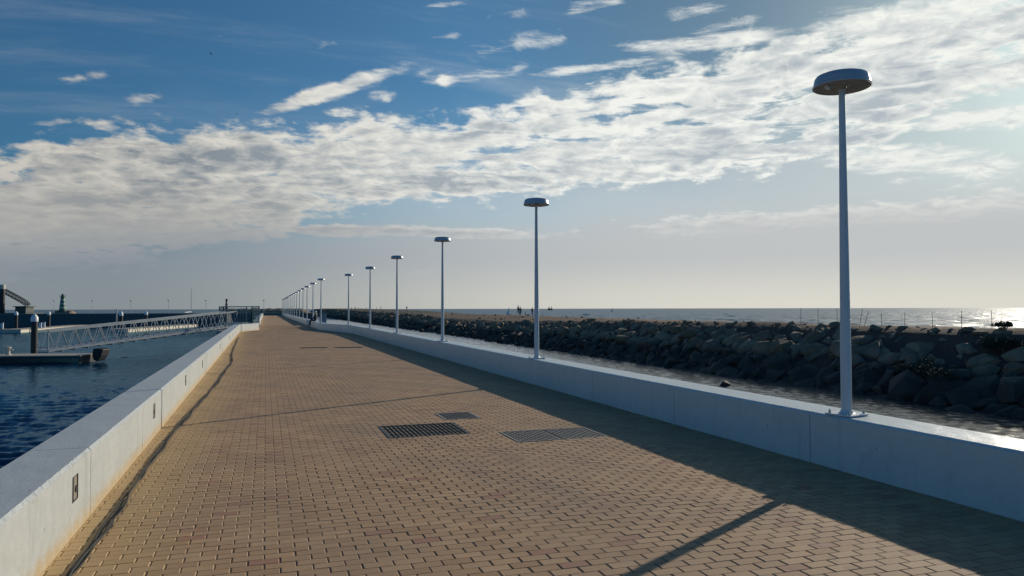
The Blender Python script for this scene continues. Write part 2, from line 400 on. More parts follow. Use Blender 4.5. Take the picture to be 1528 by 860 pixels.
def f_rock(n, b):
    p = pos(n); o = n.n('ShaderNodeTexCoord').outputs['Object']; x, y, z = n.sep(p)
    r = n.n('ShaderNodeObjectInfo').outputs['Random']
    a = n.n('ShaderNodeAttribute', attribute_name='tone').outputs['Fac']
    r = n.m('FRACT', n.add(r, a))
    k = n.noise(p, 2.1, 7, 0.65); k2 = n.noise(p, 11, 6, 0.7)
    c = n.mix(r, (0.190, 0.128, 0.074), (0.37, 0.268, 0.165))
    c = n.mix(n.step(r, 0.80, 0.90), c, (0.22, 0.15, 0.10))
    c = n.mix(n.mul(n.step(k, 0.4, 0.7), 0.5), c, (0.10, 0.095, 0.085))
    c = n.mix(n.mul(n.step(k2, 0.5, 0.75), 0.35), c, (0.30, 0.28, 0.25))
    green = n.step(n.noise(p, 0.35, 4, 0.6), 0.52, 0.66)
    c = n.mix(n.mul(green, 0.45), c, (0.055, 0.058, 0.030))
    wet = n.step(n.add(z, n.mul(n.sub(k, 0.5), 0.9)), -0.75, -0.15, 1, 0)   # tide mark: dark weed and wet stone
    c = n.mix(n.mul(wet, 0.88), c, (0.016, 0.017, 0.014))
    n.put(b.inputs['Base Color'], c); n.put(b.inputs['Roughness'], n.lin(wet, 0, 1, 0.92, 0.72))
    bump(n, b, n.add(n.mul(k, 1.0), n.mul(k2, 0.5)), 0.7, 0.10)
M_ROCK = mat('breakwater_rock', f_rock)
def f_soil(n, b):
    p = pos(n); x, y, z = n.sep(p)
    k = n.noise(p, 0.5, 6, 0.65); k2 = n.noise(p, 5, 6, 0.7)
    c = n.mix(k2, (0.085, 0.046, 0.028), (0.25, 0.140, 0.068))
    c = n.mix(n.step(k, 0.48, 0.62), c, (0.07, 0.055, 0.035))
    c = n.mix(n.step(n.add(z, n.mul(k, 0.5)), 0.3, 0.75, 1, 0), c, (0.045, 0.042, 0.036))
    yy = n.add(y, n.mul(n.sub(k, .5), 40))
    c = n.mix(n.step(yy, 118, 150), c, n.mix(k2, (0.020, 0.026, 0.016), (0.055, 0.058, 0.036)))     # scrub-covered far part
    c = n.mix(n.mul(n.step(yy, 52, 72, 1, 0), 0.72), c, (0.075, 0.036, 0.026))                     # reddish earth near by
    n.put(b.inputs['Base Color'], c); b.inputs['Roughness'].default_value = 0.95
    bump(n, b, n.add(k, n.mul(k2, 0.4)), 0.8, 0.12)
M_SOIL = mat('crest_soil', f_soil)
M_POLE = painted('pole_paint', (0.56, 0.60, 0.62), 0.42, 0.0, 0.06, 5, (0.38, 0.34, 0.30))
M_HEAD = painted('lamp_head_paint', (0.42, 0.45, 0.48), 0.30, 0.15, 0.06, 4)
M_LENS = painted('lamp_glass', (0.33, 0.31, 0.28), 0.25, 0, 0.08, 8)
M_STEEL = painted('galvanised_steel', (0.42, 0.45, 0.46), 0.42, 0.45, 0.12, 9)
M_ALU = painted('aluminium', (0.27, 0.31, 0.34), 0.45, 0.3, 0.08, 5)
M_MESH = painted('green_grey_paint', (0.30, 0.35, 0.30), 0.5, 0.2, 0.1, 5)
M_BLACK = painted('black_rubber', (0.018, 0.018, 0.020), 0.6, 0, 0.2, 3)
M_PILE = painted('dark_pile', (0.020, 0.018, 0.020), 0.55, 0, 0.25, 2)
M_WHITE = painted('white_plastic', (0.78, 0.80, 0.80), 0.4, 0, 0.05, 6)
M_CREAM = painted('cream_deck', (0.36, 0.32, 0.26), 0.8, 0, 0.15, 3)
M_FLOAT = painted('float_side', (0.62, 0.57, 0.45), 0.8, 0, 0.12, 2)
M_CAST = painted('cast_iron', (0.050, 0.058, 0.055), 0.5, 0.5, 0.35, 12, (0.16, 0.13, 0.10))
M_PLATE = painted('cover_plate_steel', (0.10, 0.085, 0.065), 0.7, 0.1, 0.35, 12, (0.22, 0.15, 0.09))
M_WORN = painted('worn_steel', (0.30, 0.27, 0.225), 0.5, 0.35, 0.35, 14, (0.30, 0.24, 0.17))
M_CABLE = painted('cable_sheath', (0.016, 0.018, 0.016), 0.75, 0, 0.4, 10, (0.07, 0.06, 0.04))
M_GREEN = painted('green_paint', (0.02, 0.12, 0.07), 0.6, 0, 0.1, 1)
M_BAND = painted('weathered_white_band', (0.34, 0.40, 0.38), 0.7, 0, 0.1, 1)
M_RED = painted('dark_red_paint', (0.10, 0.03, 0.03), 0.6, 0, 0.1, 1)
M_BARGE = painted('barge_steel', (0.09, 0.10, 0.09), 0.7, 0, 0.2, 1, (0.10, 0.07, 0.05))
M_WOOD = painted('weathered_wood', (0.17, 0.13, 0.10), 0.85, 0, 0.2, 6)
M_SKIN = painted('skin', (0.38, 0.23, 0.16), 0.6); M_NAVY = painted('navy_cloth', (0.015, 0.022, 0.055), 0.85)
M_DARKC = painted('dark_cloth', (0.02, 0.022, 0.028), 0.85); M_GREYC = painted('grey_cloth', (0.11, 0.12, 0.14), 0.85)
M_HAIR = painted('dark_hair', (0.02, 0.016, 0.012), 0.7); M_LEAF = painted('dark_leaf', (0.026, 0.040, 0.020), 1.0, 0, 0.5, 3)
M_SAIL = painted('sail_cloth', (0.80, 0.82, 0.82), 0.7, 0, 0.04, 1); M_BIRD = painted('bird_feather', (0.03, 0.03, 0.035), 0.8)
M_CAB = painted('blue_grey_paint', (0.16, 0.21, 0.28), 0.6)

# ------------------------------------------------------------------ plan of the quay
WH = 0.54                                   # parapet height
dL = (LB1-LB0).normalized(); nL = Vector((-dL.y, dL.x, 0))      # nL points to the harbour
if nL.x > 0: nL = -nL
LA = LB0 - dL*8.0
LC = at(386, 492.8, 0)                       # end of the wall's return
L2a = Vector((-0.62, 62.0, 0)); L2b = Vector((-0.62, 196.0, 0))
RA, RB, RC_, RD, RE, RF = Vector((5.55, -4, 0)), Vector((5.55, 50.2, 0)), Vector((5.15, 53.6, 0)), Vector((4.02, 60.2, 0)), Vector((3.98, 72.0, 0)), Vector((3.95, 200, 0))
T = 0.44; TR = 0.52

# water sheets
Z_SEA = -1.5
def sheet(name, pts, z, m):
    b = MB(); b.b.faces.new([b.b.verts.new((p[0], p[1], z)) for p in pts])
    o = b.build(name, m); o.data.update()
    if o.data.polygons[0].normal.z < 0: o.data.flip_normals()
    return tag(o, kind='structure')
FAR = 26000
def steps(a, z, d0, near, g):
    v = [a]; sgn = 1 if z > a else -1
    while (z-v[-1])*sgn > 0:
        v.append(v[-1]+sgn*max(d0, (abs(v[-1])-near)*g+d0))
    v[-1] = z; return np.array(v)
def waves(name, xs, ys, m, lam, slope, seed, wind=R(250), spread=0.8, n=30):
    r = np.random.default_rng(seed); X, Y = np.meshgrid(xs, ys, indexing='ij'); Z = np.zeros_like(X)
    gust = 0.75+0.35*np.sin(X*.11+Y*.045+1)*np.sin(Y*.07-X*.03)+0.15*np.sin(X*.31-Y*.13)
    for i in range(n):
        L = lam[0]*(lam[1]/lam[0])**r.random(); th = wind+r.normal(0, spread); k = 2*math.pi/L
        ph = k*(X*math.cos(th)+Y*math.sin(th))+r.random()*6.28
        ph += 0.9*np.sin((X*math.sin(th*1.7)+Y*math.cos(th*1.3))*k*.23+i)
        Z += slope*math.sqrt(2/n)/k*np.sin(ph)
    Z *= gust; nx, ny = X.shape
    co_ = np.stack([X, Y, Z+Z_SEA], -1).reshape(-1, 3)
    I = np.arange(nx*ny).reshape(nx, ny)
    F = np.stack([I[:-1, :-1], I[1:, :-1], I[1:, 1:], I[:-1, 1:]], -1).reshape(-1, 4)
    if (xs[1] < xs[0]) != (ys[1] < ys[0]): F = F[:, ::-1]
    me = bpy.data.meshes.new(name); me.vertices.add(len(co_)); me.vertices.foreach_set('co', co_.reshape(-1))
    me.loops.add(F.size); me.loops.foreach_set('vertex_index', F.reshape(-1).astype(np.int32))
    me.polygons.add(len(F)); me.polygons.foreach_set('loop_start', np.arange(len(F), dtype=np.int32)*4)
    me.update(calc_edges=True); me.materials.append(m)
    o = bpy.data.objects.new(name, me); C.objects.link(o); return tag(o, kind='structure')
waves('harbour_water', steps(-1.0, -420, .085, 14, .012), steps(1.0, 215, .085, 14, .009), M_HARB, (.20, 1.0), .20, 3)
waves('channel_water', np.concatenate([[4.3, 8, 11], np.arange(13, 22, .085), [23, 24.5]]), steps(3.0, 215, .10, 20, .008), M_CHAN, (.17, .75), .20, 4)
waves('sea_water', steps(24.5, 3000, .6, 40, .012), steps(-80, 3000, .8, 60, .012), M_SEA, (2.6, 12), .21, 5)
b = MB()
for q in ([(-FAR, 215), (-FAR, 3000), (24.5, 3000), (24.5, 215)], [(-FAR, 3000), (-FAR, FAR), (FAR, FAR), (FAR, 3000)], [(-FAR, -80), (-FAR, 215), (-420, 215), (-420, -80)],
          [(3000, -80), (FAR, -80), (FAR, 3000), (3000, 3000)], [(-FAR, -FAR), (-FAR, -80), (FAR, -80), (FAR, -FAR)], [(-420, -80), (-420, 1), (-1, 1), (-1, -80)], [(4.3, -80), (4.3, 3), (24.5, 3), (24.5, -80)]):
    fc = b.b.faces.new([b.b.verts.new((p[0], p[1], Z_SEA)) for p in q]); fc.normal_update()
    if fc.normal.z < 0: fc.normal_flip()
me = bpy.data.meshes.new('open_sea'); b.b.to_mesh(me); b.b.free(); me.materials.append(M_SEA)
o = bpy.data.objects.new('open_sea', me); C.objects.link(o); tag(o, kind='structure')

# quay core
qpts = [(LA+nL*(T-.006)), (LB1+nL*(T-.006)), Vector((LB1.x, LB1.y+1.2, 0)) + nL*(T-.006), Vector((-3.6, 61.5, 0)), Vector((-3.6, 66.5, 0)), Vector((L2a.x-T, 66.5, 0)), L2b+Vector((-T, 0, 0)), RF+Vector((TR-.006, 0, 0)), RE+Vector((TR-.006, 0, 0)), RD+Vector((TR-.006, 0, 0)),
        RB+Vector((TR-.006, 0, 0)), RA+Vector((TR-.006, 0, 0))]
tag(MB().prism(qpts, -4.0, -0.024).build('quay', M_QUAY), kind='structure')
# bedding sheet under the pavers
tag(MB().prism([LA, LB1, LC, L2a, L2b, RF, RE, RD, RC_, RB, RA], -0.022, -0.0062).build('paving_bed', M_JOINT), kind='structure')
GRATES = [(1.50, 2.58, 9.52, 10.50), (2.54, 3.10, 10.76, 11.46), (2.97, 4.20, 8.74, 9.50)]
g4a, g4b, g5a, g5b = at(447, 520, 0), at(488, 518.6, 0), at(500, 519.6, 0), at(540, 518.4, 0)
FARG = [(g4a.x, g4b.x, g4a.y-.02, g4a.y+.55), (g5a.x, g5b.x, g5a.y-.02, g5a.y+.55)]
snap = lambda v: 1.6+round((v-1.6)/.1)*.1
GRATES = [(g[0], g[1], snap(g[2]), snap(g[3])) for g in GRATES]; FARG = [(g[0], g[1], snap(g[2]), snap(g[3])) for g in FARG]
def left_x(y):
    if y < LB1.y: return LB0.x+(y-LB0.y)*(LB1.x-LB0.x)/(LB1.y-LB0.y)
    return -0.62
def right_x(y):
    for a, b_ in ((RA, RB), (RB, RC_), (RC_, RD), (RD, RE), (RE, RF)):
        if y < b_.y: return a.x+(y-a.y)*(b_.x-a.x)/(b_.y-a.y)
    return 3.95
def pavers():
    PX, PY, GX, GY, CH, CHY = 0.200, 0.100, 0.0048, 0.0022, 0.0062, 0.0026
    rows = []
    Y1 = 78.0; ys = np.arange(1.6, Y1, PY)
    for i, yy in enumerate(ys):
        x0, x1 = left_x(yy)-0.05, right_x(yy)+0.05
        s = math.floor(x0/PX)*PX - (PX/2 if i % 2 else 0)
        xs = np.arange(s, x1, PX); seg = np.stack([xs, xs+PX], 1)
        for g in GRATES+FARG:
            if g[2]-.01 < yy+PY/2 < g[3]+.01:
                a, c_ = seg.copy(), seg.copy()
                a[:, 1] = np.minimum(a[:, 1], g[0]); c_[:, 0] = np.maximum(c_[:, 0], g[1])
                seg = np.concatenate([a, c_]); seg = np.unique(seg[(seg[:, 1]-seg[:, 0]) > .02], axis=0)
        rows.append(np.column_stack([seg, np.full(len(seg), yy+PY/2)]))
    q = np.concatenate(rows); n = len(q)
    c = np.stack([(q[:, 0]+q[:, 1])/2, q[:, 2]], 1)
    c = c + rng.normal(0, 0.0009, c.shape)
    hx = (q[:, 1]-q[:, 0]-GX)/2 + rng.normal(0, 0.0006, n); hy = (PY-GY)/2 + rng.normal(0, 0.0004, n)
    z0 = rng.normal(0, 0.0004, n)
    sag = 0.0022*np.sin(c[:, 0]*1.9+c[:, 1]*.7)*np.sin(c[:, 1]*1.3-c[:, 0]*.8)+0.0012*np.sin(c[:, 0]*5.1+c[:, 1]*3.7)-0.0016
    tx, ty = rng.normal(0, 0.0028, n), rng.normal(0, 0.0035, n)
    rz = rng.normal(0, 0.004, n)
    sgn = np.array([(-1, -1), (1, -1), (1, 1), (-1, 1)])
    V = np.zeros((n, 12, 3))
    for ring, (ins, insy, dz) in enumerate(((CH, CHY, 0), (0, 0, -CH), (0, 0, -0.014))):
        for k in range(4):
            lx = sgn[k, 0]*(hx-ins); ly = sgn[k, 1]*(hy-insy)
            X = lx - ly*rz; Y = ly + lx*rz
            V[:, ring*4+k, 0] = c[:, 0]+X; V[:, ring*4+k, 1] = c[:, 1]+Y
            V[:, ring*4+k, 2] = z0 + sag + dz + (X*tx + Y*ty if ring < 2 else 0)
    F = [(0, 1, 2, 3)]
    for r in (0, 4):
        for k in range(4):
            j = (k+1) % 4; F.append((r+4+k, r+4+j, r+j, r+k))
    F = np.array(F); idx = (np.arange(n)[:, None, None]*12 + F[None]).reshape(-1)
    me = bpy.data.meshes.new('promenade_paving')
    me.vertices.add(n*12); me.vertices.foreach_set('co', V.reshape(-1))
    nf = n*9
    me.loops.add(nf*4); me.loops.foreach_set('vertex_index', idx.astype(np.int32))
    me.polygons.add(nf); me.polygons.foreach_set('loop_start', np.arange(nf, dtype=np.int32)*4)
    me.update(calc_edges=True); me.shade_flat()
    tone = np.clip(rng.normal(0.5, 0.24, n), 0, 1)
    at_ = me.attributes.new('tone', 'FLOAT', 'FACE'); at_.data.foreach_set('value', np.repeat(tone, 9).astype(np.float32))
    me.materials.append(M_BRICK); me.validate()
    o = bpy.data.objects.new('promenade_paving', me); C.objects.link(o); tag(o, kind='structure')
pavers()
# far and near ends of the paving (too far to read the joints, or behind the camera)
def flat(name, pts, z):
    o = sheet(name, pts, z, M_BRICK)
    a = o.data.attributes.new('tone', 'FLOAT', 'FACE'); a.data[0].value = 0.42
flat('promenade_far_paving', [(L2a.x-.05, 78.1), (4.1, 78.1), (4.1, 200), (L2a.x-.05, 200)], -0.002)
flat('promenade_near_paving', [(LA.x-.1, -6), (5.6, -6), (5.6, 1.57), (LA.x-.1, 1.57)], -0.002)

# ------------------------------------------------------------------ parapet walls
def panel_mesh(L, hole=None, mirror=1, h=WH, t=T):
    """one cast panel: length L along +Y, inner face at x=0, body towards -x*mirror"""
    b = bmesh.new(); ch = 0.022; g = 0.005
    m = -mirror
    def V(x, y, z): return b.verts.new((m*x, y, z))
    zt = h-ch
    ys = [g, L-g]; zs = [-0.02, zt]
    if hole:
        ys = [g, hole[0], hole[1], L-g]; zs = [-0.02, hole[2], hole[3], zt]
    # inner face grid
    G = [[V(0, y, z) for y in ys] for z in zs]
    for i in range(len(zs)-1):
        for j in range(len(ys)-1):
            if hole and i == 1 and j == 1: continue
            b.faces.new((G[i][j], G[i][j+1], G[i+1][j+1], G[i+1][j]))
    if hole:
        dp = 0.034; q = [(1, 1), (1, 2), (2, 2), (2, 1)]
        A = [G[i][j] for i, j in q]; Bk = [V(dp, a.co.y, a.co.z) for a in A]
        for k in range(4): b.faces.new((A[k], A[(k+1) % 4], Bk[(k+1) % 4], Bk[k]))
        b.faces.new(Bk)
    # top with uneven chamfer
    ny = max(2, int(L/0.03)); yy = [g+(L-2*g)*i/ny for i in range(ny+1)]
    A = [V(random.gauss(0, .0007), y, zt+random.gauss(0, .0018)) for y in yy]
    Bv = [V(ch+random.gauss(0, .0022), y, h) for y in yy]
    Cv = [V(t-0.01, y, h) for y in yy]; Dv = [V(t, y, h-0.01) for y in yy]; Ev = [V(t, y, -0.02) for y in yy]
    A[0].co = G[-1][0].co; A[-1].co = G[-1][-1].co
    for P_, Q_ in ((A, Bv), (Bv, Cv), (Cv, Dv), (Dv, Ev)):
        for i in range(ny): b.faces.new((P_[i], P_[i+1], Q_[i+1], Q_[i]))
    # close the thin seam between grid top edge and chamfer foot
    for j in range(len(ys)-1):
        seg = [a for a in A if ys[j]-1e-6 <= a.co.y <= ys[j+1]+1e-6]
        if len(seg) >= 1:
            try: b.faces.new([G[-1][j], G[-1][j+1]] + seg[::-1])
            except ValueError: pass
    for e, col in ((0, 0), (-1, -1)):
        b.faces.new([G[i][col] for i in range(len(zs))] + [Bv[e], Cv[e], Dv[e], Ev[e]])
    bmesh.ops.remove_doubles(b, verts=b.verts, dist=1e-5)
    bmesh.ops.recalc_face_normals(b, faces=b.faces)
    return b
def wall_run(name, a, c, mirror, mt, joints, lights=(), label='', h=WH, parent=None, first=None):
    d = (c-a); L = d.length; rz = math.atan2(-d.x, d.y)
    w = parent or empty(name, a, rz, label, 'wall')
    Mx = Matrix.Rotation(rz, 4, 'Z'); Mx.translation = a
    base = w.matrix_basis.inverted() if parent else Matrix()
    ys = [0]+[j for j in joints if 0.3 < j < L-0.3]+[L]
    for y0, y1 in zip(ys, ys[1:]):
        hl = None
        for ly in lights:
            if y0+.15 < ly < y1-.15: hl = (ly-y0-.085, ly-y0+.085, 0.245, 0.43)
        bmh = panel_mesh(y1-y0, hl, mirror, h, T if mirror > 0 else TR)
        me = bpy.data.meshes.new('wall_panel'); bmh.to_mesh(me); bmh.free(); me.materials.append(mt)
        o = bpy.data.objects.new('wall_panel', me); C.objects.link(o); o.parent = w
        loc = Matrix.Translation((0, y0, 0))
        o.matrix_local = (Matrix.Rotation(rz, 4, 'Z') if parent else Matrix()) @ loc if not parent else (base @ Mx @ loc)
        if hl:
            lt = MB().box(-.033*mirror, -.004*mirror, y0+hl[0]+.055, y0+hl[1]-.006, hl[2]+.006, hl[3]-.006).build('light_box', M_WORN, w)
            MB().tube((-.004*mirror, y0+hl[0]+.125, .325), (.002*mirror, y0+hl[0]+.125, .325), 0.026, n=14).build('lamp_socket', M_BLACK, lt)
            fr = MB(); fr.box(-.033*mirror, -.0*mirror, y0+hl[0]+.0055, y0+hl[0]+.052, hl[2]+.0055, hl[3]-.0055)  # wide black bar stands for the shade at the recess's near side
            fr.box(-.034*mirror, .003*mirror, y0+hl[0], y0+hl[0]+.005, hl[2], hl[3]); fr.box(-.034*mirror, .003*mirror, y0+hl[1]-.005, y0+hl[1], hl[2], hl[3])
            fr.box(-.034*mirror, .003*mirror, y0+hl[0]+.005, y0+hl[1]-.005, hl[2], hl[2]+.005); fr.box(-.034*mirror, .003*mirror, y0+hl[0]+.005, y0+hl[1]-.005, hl[3]-.005, hl[3])
            fr.build('frame_and_shade_bar', M_BLACK, lt)
    return w
JL = []   # joints of the left wall, measured on the photo then repeated
off = (LB0-LA).length
def wy(px, py):     # distance along the left wall of a photo point on its foot
    return (at(px, py, 0)-LA).dot(dL)
j1 = wy(133, 769); JL = [j1+2.83*k for k in range(-4, 24)]
l1 = (ray(112, 730)); # first light: where this ray crosses the wall face
tL = (LA-Vector((0, 0, 0))).dot(nL)/Vector((l1.x, l1.y, 0)).dot(nL)
ly0 = (Vector((l1.x, l1.y, 0))*tL-LA).dot(dL)
l2 = ray(230, 611); t2 = LA.dot(nL)/Vector((l2.x, l2.y, 0)).dot(nL); ly1 = (Vector((l2.x, l2.y, 0))*t2-LA).dot(dL)
LS = ly1-ly0
print('light spacing', LS, 'first', ly0, 'joint', j1)
LW = wall_run('parapet_wall', LA, LB1, 1, M_WALL, JL, [ly0+LS*k for k in range(-2, 14)],
              'low pale concrete wall with sunlit face and small light boxes beside the harbour')
# short return at the end of the wall, facing the camera
wall_run('parapet_wall', LB1, LC, 1, M_WALL, [], (), parent=LW)
L3 = Vector((LC.x+0.02, LC.y+4.2, 0))
wall_run('parapet_wall', LC+Vector((0, 0.0, 0)), L3, 1, M_WALL, [], (), parent=LW)
wall_run('parapet_wall', L2a+Vector((0, 4.5, 0)), L2b, 1, M_WALL, [6*k for k in range(1, 24)], (), 'far pale concrete wall beyond the ramp gate on the harbour side', h=0.62)
JR0 = (at(1206, 690, 0).y)-RA.y
RW = wall_run('parapet_wall', RA, RB, -1, M_WALLR, [JR0+2.78*k for k in range(-4, 18)], (),
              'long low grey concrete wall in shade carrying the row of street lamps')
wall_run('p', RB, RC_, -1, M_WALLR, [], parent=RW); wall_run('p', RC_, RD, -1, M_WALLR, [3.3], parent=RW)
wall_run('p', RD, RE, -1, M_WALLR, [6.0], parent=RW); 
wall_run('p', RE+Vector((0.5, 0.4, 0)), RE+Vector((0.5, 5.5, 0)), -1, M_WALLR, [], parent=RW)
wall_run('parapet_wall', RE+Vector((0, 6, 0)), RF, -1, M_WALLR, [8*k for k in range(1, 16)], (), 'far grey concrete wall with lamps beyond the gap in the wall')
# small drain spout at the foot of the right wall
o = MB().box(5.50, 5.548, 9.02, 9.09, 0.0, 0.075).build('drain_outlet', M_BLACK, bevel=0.004)
tag(o, 'small black drain outlet at the foot of the shaded grey wall', 'drain')
o.location = at(1028, 634, 0.03) - Vector((5.52, 9.05, 0.03))

# ------------------------------------------------------------------ covers in the paving
def grate(name, r, label, m, bars, cat='drain grate', panels=1, cover=False):
    x0, x1, y0, y1 = r
    e = empty(name, ((x0+x1)/2, (y0+y1)/2, 0), 0, label, cat)
    w, d = (x1-x0)/2, (y1-y0)/2
    b = MB(); t = 0.03
    b.box(-w, w, -d, -d+t, -.012, .004); b.box(-w, w, d-t, d, -.012, .004); b.box(-w, -w+t, -d+t, d-t, -.012, .004); b.box(w-t, w, -d+t, d-t, -.012, .004)
    b.build('frame', m, e)
    for k in range(panels):
        a = -w+t+.006 + (2*w-2*t)*k/panels; c = -w+t-.006 + (2*w-2*t)*(k+1)/panels
        g = MB()
        if cover:
            g.box(a, c, -d+t+.004, d-t-.004, -.012, -.002); g.build('cover_plate', M_PLATE, e); g = MB()
            nx = int((c-a)/.055); ny = int(2*(d-t)/.055)
            for i in range(nx):
                for j in range(ny):
                    s = 1 if (i+j) % 2 else -1
                    cx_, cy_ = a+.03+i*.055, -d+t+.03+j*.055
                    if cx_ > c-.02 or cy_ > d-t-.02: continue
                    g.bar((cx_-.022, cy_-.022*s, .001), (cx_+.022, cy_+.022*s, .001), .013+.006*random.random(), .006)
            g.build('tread_pattern', m, e)
        else:
            for i in range(bars+1):
                xx = a+(c-a)*i/bars; g.box(xx-.005, xx+.005, -d+t, d-t, -.016, .003)
            for j in range(1, 4):
                yy = -d+2*d*j/4; g.box(a, c, yy-.003, yy+.003, -.014, -.001)
            g.build('bar_grid', m, e)
            MB().box(a, c, -d+t, d-t, -.0175, -.0165).build('pit', M_BLACK, e)
    return e
grate('drain_grate', GRATES[0], 'large dark iron drain grate with parallel bars in the brick paving', M_CAST, 17)
grate('drain_grate', GRATES[1], 'small worn pale drain grate just behind the large dark grate', M_WORN, 11)
grate('access_cover', GRATES[2], 'double grey steel access cover set in the paving near the wall shadow', M_WORN, 0, 'cover', 2, True)
grate('drain_grate', FARG[0], 'far narrow dark grate in the paving, the left one', M_CAST, 14)
grate('drain_grate', FARG[1], 'far narrow dark grate in the paving, the right one', M_CAST, 14)

# cables lying along the left wall
cpx = [(88, 880), (128, 832), (168, 780), (193, 740), (222, 694), (250, 655), (283, 620), (309, 590), (333, 560), (346, 540), (346, 527), (351, 515), (356, 503)]
def cable(off, label, seed, r):
    rr = random.Random(seed); pts = []
    P_ = [at(x, y, 0) for x, y in cpx]
    for i in range(len(P_)-1):
        n = 8 if i < 7 else 14
        for k in range(n):
            p = P_[i].lerp(P_[i+1], k/n); pts.append(p)
    cu = bpy.data.curves.new('power_cable', 'CURVE'); cu.dimensions = '3D'; cu.bevel_depth = r; cu.bevel_resolution = 3
    sp = cu.splines.new('POLY'); sp.points.add(len(pts)-1)
    a1, a2, ph = rr.uniform(.010, .018), rr.uniform(.004, .008), rr.uniform(0, 6)
    for i, p in enumerate(pts):
        t = p.y
        o_ = off*(0.6+0.7*math.sin(t*0.9+ph)) + a1*math.sin(t*2.3+ph) + a2*math.sin(t*7+ph*2)
        sp.points[i].co = (p.x+o_, p.y, r+0.002+(0.008 if abs(o_) < .006 and off > 0 else 0), 1)
    tmp = bpy.data.objects.new('tmp', cu); C.objects.link(tmp)
    dg = bpy.context.evaluated_depsgraph_get(); me = bpy.data.meshes.new_from_object(tmp.evaluated_get(dg))
    bpy.data.objects.remove(tmp); o = bpy.data.objects.new('power_cable', me); C.objects.link(o)
    me.materials.clear(); me.materials.append(M_CABLE)
    for p in me.polygons: p.use_smooth = True
    tag(o, label, 'cable')
cable(-0.022, 'left black cable of the pair snaking along the sandy wall foot', 3, 0.0085)
cable(0.022, 'right black cable of the pair snaking along the sandy wall foot', 5, 0.0085)
cable(0.004, 'thin dark cable twisted between the two thick ones', 8, 0.005)

# ------------------------------------------------------------------ street lamps
def make_lamp():
    e = empty('street_lamp', (0, 0, WH))
    H = 3.42
    MB().lathe([(0.053, 0.02), (0.053, .6), (0.046, 1.6), (0.031, H-.04), (0.030, H+.04)], 20).build('pole', M_POLE, e, True)
    bp = MB().box(-.15, .15, -.15, .15, 0.004, .022)
    bp.lathe([(0.085, .022), (0.070, .030), (0.056, .055), (0.053, .055)], 20)
    bp = bp.build('base_plate', M_POLE, e, False, 0.003)
    for sx in (-1, 1):
        for sy_ in (-1, 1):
            MB().tube((sx*.115, sy_*.115, .022), (sx*.115, sy_*.115, .045), .013, n=6).tube((sx*.115, sy_*.115, .045), (sx*.115, sy_*.115, .062), .007, n=8).build('bolt', M_STEEL, bp)
    hd = MB().lathe([(0.282, H+.0), (0.289, H+.003), (0.291, H+.014), (0.281, H+.024), (0.279, H+.04), (0.266, H+.100), (0.250, H+.122), (0.218, H+.134), (0.11, H+.144), (0, H+.148)], 48).build('lamp_head', M_HEAD, e, True)
    MB().lathe([(0.282, H+.000), (0.275, H-.004), (0.268, H+.010), (0.10, H+.016), (0.05, H+.004), (0.031, H-.02)], 48).build('lamp_lens', M_LENS, e, True)
    MB().tube((-.18, .06, H-.004), (-.12, .07, H-.004), .022, n=12).build('lens_glint', M_WHITE, e, True)  # white piece stands for the glint on the lens underside
    return e
lamp = make_lamp(); nl = 0
ys = [6.21+9.24*k for k in range(6)]+[61.0, 71.0, 81.3, 90.3, 99.8]+[109.2+9.3*k for k in range(11)]
for i, yv in enumerate(ys):
    xv = right_x(yv)+0.165
    o = lamp if i == 0 else copy_tree(lamp)
    o.location = (xv, yv, WH); 
    o.rotation_euler = (0, 0, R(8)+random.uniform(-.1, .1))
    if i == 0: lb = 'nearest and tallest looking white street lamp with round drum head on the wall'
    elif i == len(ys)-1: lb = 'farthest white street lamp of the long row on the wall'
    else: lb = '%s nearest white street lamp in the row on the grey wall' % ORD[i]
    tag(o, lb, 'street lamp', 'street lamps along the right wall')

# ------------------------------------------------------------------ breakwater at the right
EY = [(-10, 1.25), (15, 1.2), (35, 1.15), (45, 1.08), (60, .85), (80, .42), (100, .45), (130, .9), (200, 1.3), (320, 1.85), (420, 1.9)]
def lerp(tab, v):
    if v <= tab[0][0]: return tab[0][1]
    for (a, p), (b_, q) in zip(tab, tab[1:]):
        if v <= b_: return p+(q-p)*(v-a)/(b_-a)
    return tab[-1][1]
BY = [(-10, .40), (50, .45), (70, .72), (90, .8), (120, .80), (150, .95), (200, 1.35), (320, 1.8), (420, 1.9)]
SY = [(-10, .5), (60, .4), (90, .35), (125, .3), (160, .6), (200, 1.2), (320, 1.7), (420, 1.8)]
def hnoise(x, y):
    return (math.sin(x*1.3+y*.37)+math.sin(y*.83-x*.6+2)+math.sin(x*2.9+y*1.9+1)*.5)/2.5
def bank_h(x, y):
    e, bk, s = lerp(EY, y), lerp(BY, y), lerp(SY, y)
    if x < 24.9: z = -2.75+(e-.27+2.75)*max(0, (x-18.8))/(24.9-18.8)
    elif x < 30: z = e-.27+(bk-e+.27)*(x-24.9)/5.1
    elif x < 41: z = bk+(s-bk)*(x-30)/11
    else: z = s-(x-41)*.7
    return z+hnoise(x, y)*(.10 if x > 22 else .12)
def bank():
    xs = list(np.arange(18.8, 48, 0.8)); ys_ = list(np.arange(-10, 60, 1.0))+list(np.arange(60, 420, 3.0))
    b = bmesh.new(); G = [[b.verts.new((x, y, bank_h(x, y))) for y in ys_] for x in xs]
    for i in range(len(xs)-1):
        for j in range(len(ys_)-1): b.faces.new((G[i][j], G[i+1][j], G[i+1][j+1], G[i][j+1]))
    me = bpy.data.meshes.new('breakwater_bank'); b.to_mesh(me); b.free(); me.materials.append(M_SOIL)
    for p in me.polygons: p.use_smooth = True
    o = bpy.data.objects.new('breakwater_bank', me); C.objects.link(o); tag(o, kind='structure')
bank()
